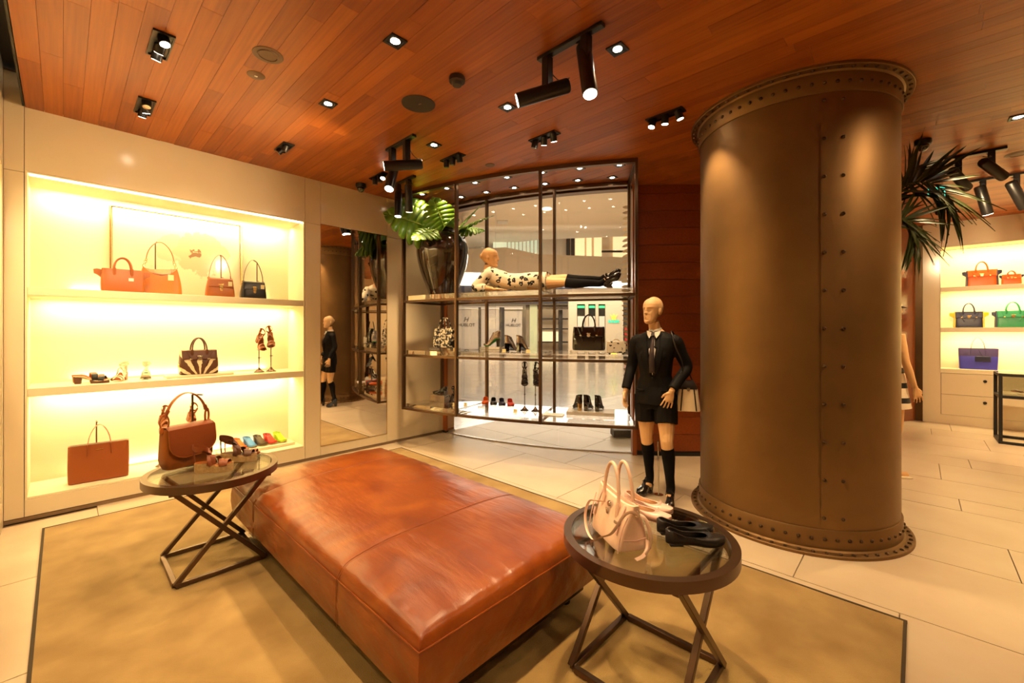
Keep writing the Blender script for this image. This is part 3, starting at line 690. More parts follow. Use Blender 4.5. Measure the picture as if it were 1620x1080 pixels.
def track(x, y0, y1, heads, label, z=ZC):
    """black track with spot heads: (y, direction, hang, tube length, tube radius, power, angle, bracket offset)"""
    t = thing('track_light', label, 'track light', (x, (y0 + y1) / 2, z)); ym = (y0 + y1) / 2
    BX((0, 0, -.012), (.042, y1 - y0, .024)).build('track', M['lamp_black'], t, bevel=.003)
    for y, di, hang, L_, r, pw, ang in heads:
        d = Vector(di).normalized(); yy = y - ym; c = Vector((0, yy, -hang))
        br = MB().box((0, yy, -.024 - hang * .42), (.055, .05, hang * .84)); br.build('bracket', M['lamp_black'], t, bevel=.004)
        tail = c - d * L_ * .42; tip = c + d * L_ * .58
        h = MB().tube([tail, tail + d * .012, tip - d * .012, tip], [r * .82, r, r, r * .98], 20)
        hd = h.build('spot_head', M['lamp_black'], t, smooth=50)
        MB().tube([c - Vector((0, 0, -.0)) + Vector((0, 0, .02)), Vector((0, yy, -hang * .80))], [(.03, .02), (.025, .016)], 8).build('yoke', M['lamp_black'], hd)
        Mt = Matrix.Translation(tip + d * .002) @ d.to_track_quat('Z', 'Y').to_matrix().to_4x4()
        MB().lathe([(0, 0), (r * .86, 0)], 20, M=Mt).build('lens', M['lens'], hd)
        side = d.cross(Vector((0, 0, 1))); side = side.normalized() if side.length > .1 else Vector((1, 0, 0))
        p0 = Vector((.02, yy + .03, -.03)); p3 = tail + Vector((0, 0, r))
        pts = [p0.lerp(p3, k / 8) + Vector((0, 0, 1)) * 0 + (side * .05 - Vector((0, 0, .03))) * math.sin(math.pi * k / 8) for k in range(9)]
        MB().tube(pts, .0035, 6).build('cable', M['lamp_black'], hd)
        if pw: spot('track_beam', Vector((x, ym, z)) + tip + d * .02, d, pw, ang, 1.0, size=.04)
    return t
track(2.105, 1.286, 1.759, [(1.69, (-.62, .72, -.26), .24, .34, .045, 55, 75), (1.40, (-.17, -.24, -.95), .20, .36, .045, 80, 44)], 'big black track light with two spots in the middle of the ceiling')
track(2.150, 3.233, 3.696, [(3.36, (-.72, .50, -.12), .24, .34, .045, 22, 110), (3.60, (-.35, -.25, -.9), .27, .30, .045, 60, 36)], 'black track light with two spots left of the slot lights')
track(2.715, 4.078, 4.544, [(4.42, (-.05, -.06, -1), .23, .30, .042, 60, 36), (4.20, (.22, .26, -1), .21, .30, .042, 70, 60)], 'black track light with two downward spots above the monstera')
track(6.15, -.62, -.20, [(-.30, (.85, -.35, -.38), .22, .34, .045, 100, 90), (-.52, (.80, -.50, -.38), .18, .32, .045, 100, 90)], 'black track light half behind the palm fronds')
track(7.27, -.90, -.42, [(-.55, (.25, -.2, -.9), .22, .34, .05, 110, 50), (-.80, (.45, -.35, -.8), .22, .34, .05, 110, 50)], 'black track light at the right border above the far shelves')
# unseen downlights added behind the viewer to fill the room with light
for i, (x, y) in enumerate([(.4, 1.3), (1.4, .3), (2.4, -.7), (.4, -.7), (3.6, -1.2), (5.4, -1.7), (7.4, -1.3)]):
    downlight(x, y, 'added square fill downlight outside the view behind the camera, ' + ['first', 'second', 'third', 'fourth', 'fifth', 'sixth', 'seventh'][i] + ' from the side wall', (55, 14, 14, 34, 42, 34, 34)[i], tilt=(.30, 1.0, -1.5) if i == 4 else (0, .25, -1), group='added fill downlights behind the viewer')
# speakers, detectors, cameras
def disc(name, label, cat, x, y, prof, mt, extra=None):
    t = thing(name, label, cat, (x, y, ZC)); MB().lathe(prof, 32).build('body', mt, t)
    if extra: extra(t)
    return t
disc('ceiling_speaker', 'grey ringed round ceiling speaker near the left spots', 'speaker', .897, 2.982, [(.0, -.006), (.050, -.006), (.052, -.010), (.060, -.010), (.062, -.004), (.085, -.004), (.088, -.001), (.088, 0)], M['grille'])
disc('ceiling_sensor', 'small brown round sensor beside the grey ceiling speaker', 'sensor', .911, 3.277, [(.0, -.006), (.048, -.005), (.055, -.001), (.055, 0)], M['grille'],
     lambda t: BX((0, 0, -.007), (.018, .012, .004)).build('chip', M['white'], t, smooth=0))
disc('ceiling_speaker', 'large flat black round ceiling speaker', 'speaker', 1.885, 2.781, [(.0, -.008), (.110, -.008), (.126, -.005), (.128, 0)], M['speaker'],
     lambda t: BX((0, -.02, -.009), (.008, .026, .002), R_(20)).build('badge', M['silver'], t, smooth=0))
disc('smoke_detector', 'black smoke detector on the ceiling between speaker and track', 'smoke detector', 1.871, 2.297, [(.0, -.062), (.030, -.060), (.036, -.050), (.036, -.038), (.054, -.034), (.056, -.010), (.052, 0)], M['speaker'])
disc('ceiling_sensor', 'small flat round cover in the ceiling in front of the display', 'sensor', 3.10, 3.26, [(.0, -.006), (.048, -.005), (.052, 0)], M['grille'])
dome = lambda t: MB().ell((0, 0, -.055), (.045, .045, .045), 18, 10).build('bubble', mat('bubble', (.02, .015, .012), .05, coat=1), t)
disc('dome_camera', 'dome camera on the ceiling in the corner by the monstera', 'camera', 2.442, 4.792, [(.0, -.045), (.055, -.045), (.062, -.03), (.060, 0)], M['lamp_black'], dome)
disc('dome_camera', 'dome camera on the ceiling just above the palm', 'camera', 5.43, -.04, [(.0, -.045), (.055, -.045), (.062, -.03), (.060, 0)], M['lamp_black'], dome)
disc('dome_camera', 'dome camera over the far wall below the exit sign', 'camera', 8.6, -.23, [(.0, -.045), (.055, -.045), (.062, -.03), (.060, 0)], M['lamp_black'], dome)
disc('ceiling_speaker', 'round ceiling speaker at the right border', 'speaker', 6.487, -.729, [(.0, -.006), (.060, -.006), (.062, -.010), (.085, -.004), (.1, -.001), (.1, 0)], M['grille'])
# exit sign
es = thing('exit_sign', 'small green lit running man exit sign hanging among the palm fronds', 'sign', (7.0, -.16, 3.10), R_(-60)); es.scale = (.6, .6, .6)
BX((0, 0, 0), (.30, .03, .20)).build('housing', M['white'], es, bevel=.005)
BX((0, -.017, 0), (.27, .004, .17)).build('face', mat('exit_green', (.02, .5, .3), emit=(.05, .75, .45), es=1.3), es, smooth=0)
mw = mat('exit_white', (1, 1, 1), emit=(.8, 1, .9), es=2); m = MB()
m.ell((-.02, -.020, .055), (.015, .003, .015), 10, 6); m.bar((-.02, -.02, .035), (0, -.02, -.01), .022, .004, (0, 1, 0)); m.bar((0, -.02, -.01), (.035, -.02, -.03), .016, .004, (0, 1, 0)); m.bar((.035, -.02, -.03), (.03, -.02, -.07), .014, .004, (0, 1, 0))
m.bar((0, -.02, -.01), (-.04, -.02, -.06), .016, .004, (0, 1, 0)); m.bar((-.02, -.02, .03), (.03, -.02, .01), .012, .004, (0, 1, 0)); m.bar((-.02, -.02, .03), (-.055, -.02, .0), .012, .004, (0, 1, 0)); m.build('running_figure', mw, es, smooth=0)
m = MB()
for s in (-1, 1): m.cyl((s * .1, 0, .1), (s * .1, 0, (ZC - 3.10) / .6), .004)
m.build('hanger', M['chrome'], es)

# ================================================================== CURVED HANGING DISPLAY
VA = [186.8, 195.1, 205.0, 214.4]; RF, RB = 6.0, 5.33
vit = thing('glass_display_unit', 'curved bronze framed hanging display with three clear shelf levels before the shop window', 'display unit', (3.9, 3.5, .47))
VO = Vector((3.9, 3.5, .47))
def varc(a0, a1, r0, r1, z0, z1, n=10): return MB().loft([[arc(a0 + (a1 - a0) * i / n, r, z) - VO for r, z in ((r0, z0), (r1, z0), (r1, z1), (r0, z1))] for i in range(n + 1)])
for a in VA:
    for r in (RF, RB):
        p = arc(a, r) - VO; BX((p.x, p.y, (ZC + .49) / 2 - .47), (.048, .03, ZC - .49), R_(a)).build('post', M['frame'], vit, smooth=0, bevel=.003, seg=1)
for r in (RF, RB):
    varc(VA[0], VA[3], r - .024, r + .024, ZC - .045, ZC - .002, 30).build('top_rail', M['frame'], vit, smooth=30)
    for z in (1.855, 1.175, .505): varc(VA[0], VA[3], r - .016, r + .016, z - .014, z + .014, 30).build('shelf_rail', M['frame'], vit, smooth=30)
for a in (VA[0], VA[3], VA[1], VA[2]):
    for z in (1.855, 1.175, .505):
        if z > 1 and a in VA[1:3]: continue
        MB().bar(arc(a, RF, z) - VO, arc(a, RB, z) - VO, .026, .028).build('cross_rail', M['frame'], vit, smooth=0)
    if a in (VA[0], VA[3]): MB().bar(arc(a, RF, ZC - .024) - VO, arc(a, RB, ZC - .024) - VO, .03, .04).build('cross_rail', M['frame'], vit, smooth=0)
SH = []
for z, th in ((1.871, .058), (1.191, .050), (.521, .045)):
    for i in range(3): varc(VA[i] + .28, VA[i + 1] - .28, RB + .02, RF - .02, z, z + th, 8).build('shelf', M['acryl'], vit, smooth=30)
ZT, ZM, ZB = 1.930, 1.242, .567
# two rows of little downlights over the display
k = 0
for r, row in ((5.86, 'front'), (5.5, 'rear')):
    for i in range(7):
        a = 188.6 + i * 4.05 + (0 if row == 'front' else -.6); p = arc(a, r)
        nth = ['first', 'second', 'third', 'fourth', 'fifth', 'sixth', 'seventh'][i]
        downlight(p.x, p.y, f'{nth} small square downlight from the left in the {row} row above the glass display', 5 if r < 5.6 else 8, 80, .09, tilt=(0, 0, -1), group='downlights over the glass display')

# ================================================================== OTTOMAN
OX, OY = 1.43, 2.40; OW, OL = 1.17, 2.32
ott = thing('ottoman', 'large low cognac leather ottoman bench in the middle of the rug', 'ottoman', (OX, OY, .0135))
def wr(x, y): # soft wrinkles of the hide
    return (math.sin(9 * x + 5.1 * y + 1.3 * math.sin(3 * y)) * .5 + math.sin(17 * x - 7 * y + 2 * math.sin(4 * x)) * .35 + math.sin(27 * y + 11 * x) * .2)
def top_z(x, y):
    ex, ey = 1 - abs(x) / (OW / 2), 1 - abs(y) / (OL / 2); e_ = min(ex * OW / 2, ey * OL / 2)
    crown = .415 + .05 * (1 - (2 * x / OW) ** 4) * (1 - (2 * y / OL) ** 6)
    seam = 0
    for ys in (-.54, .66): seam -= .0035 * math.exp(-((y - ys) / .009) ** 2)
    drop = .040 * (1 - math.sqrt(max(0, 1 - (1 - min(1, e_ / .055)) ** 2)))
    ax, ay = ex * OW / 2, ey * OL / 2
    gather = .0032 * math.sin(58 * y + 4 * math.sin(6 * y) + 6 * ax) * math.exp(-ax / .10) * (1 - math.exp(-ax / .012)) * (.6 + .4 * math.sin(2.3 * y + 1)) + .0030 * math.sin(52 * x + 3 * math.sin(7 * x) + 5 * ay) * math.exp(-ay / .09) * (1 - math.exp(-ay / .012))
    return crown + .0040 * wr(x, y) * math.exp(-((e_ - .14) / .18) ** 2) + seam - drop + gather
cus = MB(); nx, ny = 64, 128; rings = []
def remap(u): # denser towards the rim
    t = u * 2 - 1; return math.copysign(1 - (1 - abs(t)) ** 1.25, t)
vt = []
for j in range(ny + 1):
    for i in range(nx + 1):
        x, y = remap(i / nx) * OW / 2, remap(j / ny) * OL / 2
        vt.append((x, y, top_z(x, y)))
ft = [(j * (nx + 1) + i, j * (nx + 1) + i + 1, (j + 1) * (nx + 1) + i + 1, (j + 1) * (nx + 1) + i) for j in range(ny) for i in range(nx)]
cus.add(vt, ft)
# skirt rings following the rim
rim = [(i, 0) for i in range(nx)] + [(nx, j) for j in range(ny)] + [(nx - i, ny) for i in range(nx)] + [(0, ny - j) for j in range(ny)]
def rimpt(i, j, t):
    x, y = remap(i / nx) * OW / 2, remap(j / ny) * OL / 2; z0 = top_z(x, y)
    z = z0 + (.158 - z0) * t
    b = .014 * math.sin(math.pi * min(1, t * 1.02)) ** .7 + .004 * wr(x * 3.1 + 2, y * 2.3 + t) * math.sin(math.pi * t)
    for ys in (-.54, .66): b -= .004 * math.exp(-((y - ys) / .010) ** 2) if abs(abs(x) - OW / 2) < .01 else 0
    ox = b if abs(x - OW / 2) < 1e-6 else (-b if abs(x + OW / 2) < 1e-6 else 0); oy = b if abs(y - OL / 2) < 1e-6 else (-b if abs(y + OL / 2) < 1e-6 else 0)
    return (x + ox, y + oy, z)
b0 = len(cus.v); NT = 14
for t in range(NT + 1): cus.v += [Vector(rimpt(i, j, t / NT)) for i, j in rim]
n = len(rim)
for t in range(NT):
    for k in range(n): cus.f.append((b0 + t * n + k, b0 + (t + 1) * n + k, b0 + (t + 1) * n + (k + 1) % n, b0 + t * n + (k + 1) % n))
cus.f.append(tuple(b0 + NT * n + k for k in range(n)))
cushion = cus.build('cushion', M['leather_ott'], ott, smooth=80)
def pipe(pts, r=.0042): return MB().tube(pts, r, 6, closed=True)
pts = [Vector(rimpt(i, j, .045)) + Vector(((.003 if i == nx else -.003 if i == 0 else 0), (.003 if j == ny else -.003 if j == 0 else 0), 0)) for i, j in rim]
pipe(pts, .0035).build('welt', M['leather_ott'], cushion)
for ys in (-.54, .66):
    for o_ in (-.007, .007):
        xs_ = [-OW / 2 - .008 + (OW + .016) * q / 60 for q in range(61)]
        p_ = [(x, ys + o_, top_z(max(-OW / 2, min(OW / 2, x)), ys + o_) + .0005) for x in xs_]
        p_ = [(-OW / 2 - .011, ys + o_, .16 + .22 * q / 10) for q in range(10)] + p_ + [(OW / 2 + .011, ys + o_, .38 - .22 * q / 10) for q in range(10)]
        MB().tube(p_, .0011, 5).build('stitching', mat('stitch', (.22, .06, .012), .5), cushion)
BX((0, 0, .112), (OW - .14, OL - .14, .09)).build('plinth', mat('plinth', (.05, .028, .016), .25, metal=.6), ott, bevel=.004)
for sx in (-1, 1):
    for sy in (-1, 1): MB().lathe([(.0, 0), (.022, 0), (.025, .006), (.022, .07), (0, .07)], 14, (sx * (OW / 2 - .14), sy * (OL / 2 - .14), 0)).build('foot', M['black'], ott)

# ================================================================== SIDE TABLES
def side_table(x, y, label):
    t = thing('side_table', label, 'side table', (x, y, .0135), 0, 'round glass side tables beside the ottoman'); H = .5865
    MB().lathe([(.318, H - .045), (.362, H - .045), (.362, H), (.328, H), (.328, H - .010), (.318, H - .010), (.318, H - .045)], 72).build('top_ring', M['table_metal'], t, smooth=30)
    MB().lathe([(0, H - .009), (.3275, H - .009), (.3275, H - .001), (0, H - .001)], 72).build('glass_top', M['tabglass'], t, smooth=30)
    b = .232
    for s in (-1, 1):
        MB().bar((-b, s * b, .0125), (b, s * b, .0125), .026, .025).build('base_bar', M['table_metal'], t, bevel=.002, seg=1)
        MB().bar((s * b, -b + .014, .0125), (s * b, b - .014, .0125), .026, .025).build('base_bar', M['table_metal'], t, bevel=.002, seg=1)
    for s in (-1, 1):
        for q in (-1, 1): MB().bar((-q * b, s * b + q * .0065 * 1, .012), (q * .235, s * b + q * .0065, H - .047), .026, .026, (0, 1, 0)).build('leg', M['table_metal'], t, bevel=.002, seg=1)
        MB().bar((-.262, s * b, H - .052), (.262, s * b, H - .052), .022, .014).build('top_bar', M['table_metal'], t, smooth=0)
    return t
side_table(.675, 3.30, 'round glass side table with crossed legs left of the ottoman holding the saddle bag')
side_table(1.755, .852, 'round glass side table with crossed legs in front holding pink bag and flats')
# far display table at the right border
dt = thing('vitrine_table', 'black framed glass topped display table at the right border', 'table', (8.77, -1.52, 0))
for x in (-.25, .25):
    for y in (-.72, .72): BX((x, y, .46), (.035, .035, .92)).build('leg', M['black'], dt, smooth=0)
for z in (.018, .62, .905):
    for x in (-.25, .25): BX((x, 0, z), (.034, 1.405, .034)).build('rail', M['black'], dt, smooth=0)
    for y in (-.72, .72): BX((0, y, z), (.465, .034, .034)).build('rail', M['black'], dt, smooth=0)
BX((0, 0, .925), (.53, 1.47, .010)).build('glass_top', M['tabglass'], dt, smooth=0)
BX((0, 0, .642), (.465, 1.40, .010)).build('tray', M['cream'], dt, smooth=0)
for s in (-1, 1): BX((s * .262, 0, .77), (.004, 1.40, .24)).build('glass_side', M['tabglass'], dt, smooth=0)
br = thing('bracelets', 'heap of pale bangles inside the glass table', 'bangles', (8.68, -1.05, .647))
for k in range(7):
    MB().lathe([(.035 + .006 * math.cos(q * math.pi / 4), .006 * math.sin(q * math.pi / 4)) for q in range(9)], 20, M=Matrix.Translation((.03 * (k % 3) - .03, .035 * k - .1, .02 + .004 * k)) @ Euler((R_(20 * (k % 2)), R_(12 * (k % 3)), 0)).to_matrix().to_4x4() @ Matrix.Translation((0, 0, -.0))).build('bangle', M['white'] if k % 2 else M['cognac'], br)
def smooth_path(p, n=6):
    p = [Vector(q) for q in p]; out = []
    for i in range(len(p) - 1):
        a, b, c, d = p[max(i - 1, 0)], p[i], p[i + 1], p[min(i + 2, len(p) - 1)]
        for k in range(n):
            u = k / n; out.append(.5 * ((2 * b) + (c - a) * u + (2 * a - 5 * b + 4 * c - d) * u * u + (3 * b - a - 3 * c + d) * u ** 3))
    return out + [p[-1]]
# ================================================================== BAG AND SHOE BUILDERS
def sring(a, b, z, n=28, e=.32, cx=0, cy=0, dz=None):
    out = []
    for k in range(n):
        t = 2 * math.pi * k / n; c_, s_ = math.cos(t), math.sin(t)
        x = a * math.copysign(abs(c_) ** e, c_); y = b * math.copysign(abs(s_) ** e, s_)
        out.append(Vector((x + cx, y + cy, z + (dz(x / a) if dz else 0))))
    return out
def prof_b(D, td, t, bulge=.10): return D / 2 * ((1 - t) + td * t + bulge * math.sin(math.pi * t))
def bag_body(W, H, D, top=.94, td=.45, e=.3, bulge=.10, dip=0, n=32, nz=9):
    m = MB(); rings = [sring(W / 2 - .012, D / 2 - .012, 0, n, e), sring(W / 2 - .002, D / 2 - .002, .006, n, e)]
    for i in range(1, nz + 1):
        t = i / nz; rings.append(sring(W / 2 * (1 + (top - 1) * t + .25 * bulge * math.sin(math.pi * t)), prof_b(D, td, t, bulge), H * t, n, e, dz=(lambda u, t=t: -dip * H * t ** 3 * (1 - u * u)) if dip else None))
    t = rings[-1]; rings.append([Vector((p.x * .97, p.y * .6, p.z + .002)) for p in t])
    return m.loft(rings)
def front_y(D, td, t, bulge=.10): return -prof_b(D, td, t, bulge)
def arch(hw, zb, hh, y, n=14, legs=0, lean=0):
    pts = [Vector((-hw, y, zb - legs))] if legs else []
    for k in range(n + 1):
        t = math.pi * (1 - k / n); pts.append(Vector((hw * math.cos(t), y + lean * math.sin(t), zb + hh * math.sin(t))))
    if legs: pts.append(Vector((hw, y, zb - legs)))
    return pts
def hang_tag(par, x, y, z, mt, cord, w=.035, h=.045):
    c = MB().tube([(x, y + .006, z + .06), (x + .004, y + .001, z + .03), (x, y, z)], .0018, 5).build('tag_cord', cord, par)
    MB().box((x, y - .002, z - h / 2), (w, .003, h)).build('hang_tag', mt, par, smooth=0, bevel=.001, seg=1)
def lock(par, y, z, mt, r=.02):
    F = Matrix.Translation((0, y, z)) @ Matrix.Rotation(R_(90), 4, 'X')
    MB().lathe([(0, .008), (r * .6, .008), (r * .62, .005), (r, .005), (r, 0)], 18, M=F).build('lock', mt, par)
    MB().box((0, y - .004, z + r * 1.1), (r * 2.6, .006, r * .55)).build('clasp_bar', mt, par, bevel=.002, seg=1)
def satchel(name, label, loc, rz, W, H, D, body, trim, metal, group=None, wing=None, wing_len=.055, handles=2, hh=.11, hw=.2, flap=.42, hide_flap=False, belts=True, tagm=None, td=.45, strap=False, panel=None, cat='handbag', top=.95):
    t = thing(name, label, cat, loc, rz, group)
    b = bag_body(W, H, D, top, td).build('body', body, t)
    if panel: # contrasting side panels
        for s in (-1, 1):
            MB().loft([sring(.012, prof_b(D, td, q / 6) + .0015, H * q / 6 + .003, 14, .4, cx=s * (W / 2 * (1 + (top - 1) * q / 6) - .006)) for q in range(7)]).build('side_panel', panel, t)
    if wing is not None:
        for s in (-1, 1):
            x0 = s * W / 2 * top * .96
            rings = []
            for q in range(6):
                u = q / 5; x = x0 + s * wing_len * u; zz = H * (.93 + .04 * math.sin(u * 3)); hgt = H * (.40 - .22 * u)
                rings.append([Vector((x, -.022 + .012 * u, zz - hgt)), Vector((x, .022 - .012 * u, zz - hgt)), Vector((x + s * .004, .016 - .008 * u, zz)), Vector((x + s * .004, -.016 + .008 * u, zz))])
            MB().loft(rings).build('side_wing', wing, t, smooth=60, bevel=.004)
    if not hide_flap:
        def fl(u, v):
            x = (u - .5) * W * top * (.97 - .02 * v)
            f_ = flap * (1 - .10 * abs(math.sin(math.pi * 3 * u)))
            if v < .25: return (x, prof_b(D, td, 1) * .9 * (1 - v / .25 * 2), H + .004)
            tt = 1 - (v - .25) / .75 * f_
            return (x, front_y(D, td, tt) - .0045, H * tt + .004 * (1 - v))
        fo = MB().grid(fl, 24, 14).build('flap', trim, t, solid=.003)
        lock(fo, front_y(D, td, 1 - flap * .8) - .006, H * (1 - flap * .80), metal, min(.019, W * .055))
    if belts:
        for s in (-1, 1):
            x = s * W * .33
            MB().tube([(x - s * .01 * q, front_y(D, td, 1 - .62 * q / 6) - .009, H * (1.0 - .62 * q / 6)) for q in range(7)], (.0085, .0018), 6, up=(0, -1, 0), flat=True).build('belt', trim, t)
            MB().box((x - s * .03, front_y(D, td, .64) - .012, H * .64), (.022, .005, .014)).build('buckle', metal, t, bevel=.002, seg=1)
    for k in range(handles):
        y = (-1 if k == 0 else 1) * prof_b(D, td, .86) * (1.0 if k == 0 else .9)
        h = MB().tube(arch(W * hw, H * 1.02, hh, y - (.004 if k == 0 else -.004), 16, H * .28, lean=-y * .5), .0068, 10).build('handle', trim, t)
        for s in (-1, 1): MB().tube([(s * W * hw, y + math.copysign(.006, y), H * .72), (s * W * hw, y + math.copysign(.007, y), H * 1.03)], (.011, .004), 8, up=(0, 1, 0)).build('handle_tab', trim, h)
    if tagm:
        hang_tag(t, W * .18, front_y(D, td, .8) - .014, H * .62, tagm, trim)
    return t
def bag_stand(label, loc, rz, h, arm=.0, arm_w=.03):
    t = thing('bag_stand', label, 'bag stand', loc, rz)
    MB().box((0, 0, .003), (.12, .10, .006)).build('base', M['frame'], t, bevel=.001, seg=1)
    MB().box((0, 0, h / 2 + .004), (.009, .009, h - .006)).build('post', M['frame'], t, smooth=0)
    MB().bar((0, .0, h), (arm_w, -arm, h), .009, .008).build('arm', M['frame'], t, smooth=0)
    MB().box((.010, 0, h * .5), (.02, .012, .006)).build('screw', M['frame'], t, smooth=0)
    return t
def strap_arch(par, hw, z0, z1, y, mt, w=.013, peak=.0, name='shoulder_strap', cx=0, th=.0022):
    pts = []
    for k in range(17):
        u = k / 16; a = math.pi * (1 - u); s = math.sin(a)
        pts.append((cx + peak * s + hw * math.cos(a) * (1 - .28 * s), y, z0 + (z1 - z0) * s ** .8))
    return MB().tube(pts, (th, w), 8, up=(0, 1, 0), flat=True).build(name, mt, par)
def ring(par, c, R, r, mt, rot=(90, 0, 0), name='ring', sx=1, sz=1):
    Mt = Matrix.Translation(Vector(c)) @ Euler([R_(q) for q in rot]).to_matrix().to_4x4() @ Matrix.Diagonal((sx, sz, 1, 1))
    return MB().lathe([(R + r * math.cos(q * math.pi / 4), r * math.sin(q * math.pi / 4)) for q in range(9)], 24, M=Mt).build(name, mt, par)
def flap_bag(label, loc, rz, W, H, D, body, trim, metal, strap_h, tagm):
    t = thing('flap_bag', label, 'shoulder bag', loc, rz)
    bag_body(W, H, D, .80, .55, .35, .14).build('body', body, t)
    def fl(u, v):
        x = (u - .5) * W * (.80 + .06 * v)
        if v < .3: return (x, prof_b(D, .55, 1) * (1 - v / .3 * 2), H + .004 + .004 * math.sin(v / .3 * math.pi))
        tt = 1 - (v - .3) / .7 * .46
        return (x, front_y(D, .55, tt, .14) - .006, H * tt)
    fo = MB().grid(fl, 16, 14).build('flap', body, t, solid=.004)
    lock(fo, front_y(D, .55, .6, .14) - .008, H * .58, metal, .017)
    MB().box((0, front_y(D, .55, .45, .14) - .010, H * .42), (.022, .006, .030)).build('padlock', metal, fo, bevel=.004)
    for s in (-1, 1): ring(t, (s * W * .38, 0, H * 1.02), .012, .0025, metal)
    strap_arch(t, W * .38, H * 1.05, H + strap_h, 0, trim, .012)
    hang_tag(t, W * .30, front_y(D, .55, .8, .14) - .016, H * .86, tagm, M['dark_brown'])
    return t
def tote(name, label, loc, rz, W, H, D, body, trim, hh, metal=None, group=None, cat='tote bag', low=None, pouch=None, wide=1.0):
    t = thing(name, label, cat, loc, rz, group)
    bag_body(W, H, D, wide, .55, .16, .05, nz=8).build('body', body, t)
    if low: MB().loft([sring(W / 2 * (1 + (wide - 1) * q / 6 * .62) + .002, prof_b(D, .55, q / 6 * .62, .05) + .002, H * .62 * q / 6 + .002, 28, .16) for q in range(7)]).build('lower_panel', low, t)
    MB().box((0, 0, H + .001), (W * wide * .94, D * .5, .003)).build('opening', M['dark_brown'], t, smooth=0)
    for y in (-1, 1):
        yy = y * prof_b(D, .55, .9, .05)
        p = [(-W * .20, yy + y * .006, H * .70), (-W * .19, yy + y * .006, H * 1.0)] + [(W * .19 * math.cos(math.pi * (1 - k / 12)) * (1 - .35 * math.sin(math.pi * k / 12)), yy * (1 - .8 * math.sin(math.pi * k / 12)) + y * .005, H + hh * math.sin(math.pi * k / 12) ** .75) for k in range(13)] + [(W * .19, yy + y * .006, H * 1.0), (W * .20, yy + y * .006, H * .70)]
        MB().tube(p, (.0022, .011), 8, up=(0, 1, 0), flat=True).build('strap', trim, t)
    if metal: MB().box((0, front_y(D, .55, .86, .05) - .004, H * .86), (.05, .003, .006)).build('metal_plaque', metal, t, bevel=.001, seg=1)
    if pouch:
        m = MB(); m.box((W * .12, front_y(D, .55, .6, .05) - .012, H * .50), (W * .42, .012, H * .26)); m.build('pouch', pouch, t, bevel=.006)
        MB().tube([(W * .0, front_y(D, .55, .9, .05) - .008, H * .98), (W * .06, front_y(D, .55, .8, .05) - .014, H * .80), (W * .12, front_y(D, .55, .7, .05) - .014, H * .63)], .004, 6).build('pouch_cord', pouch, t)
    return t
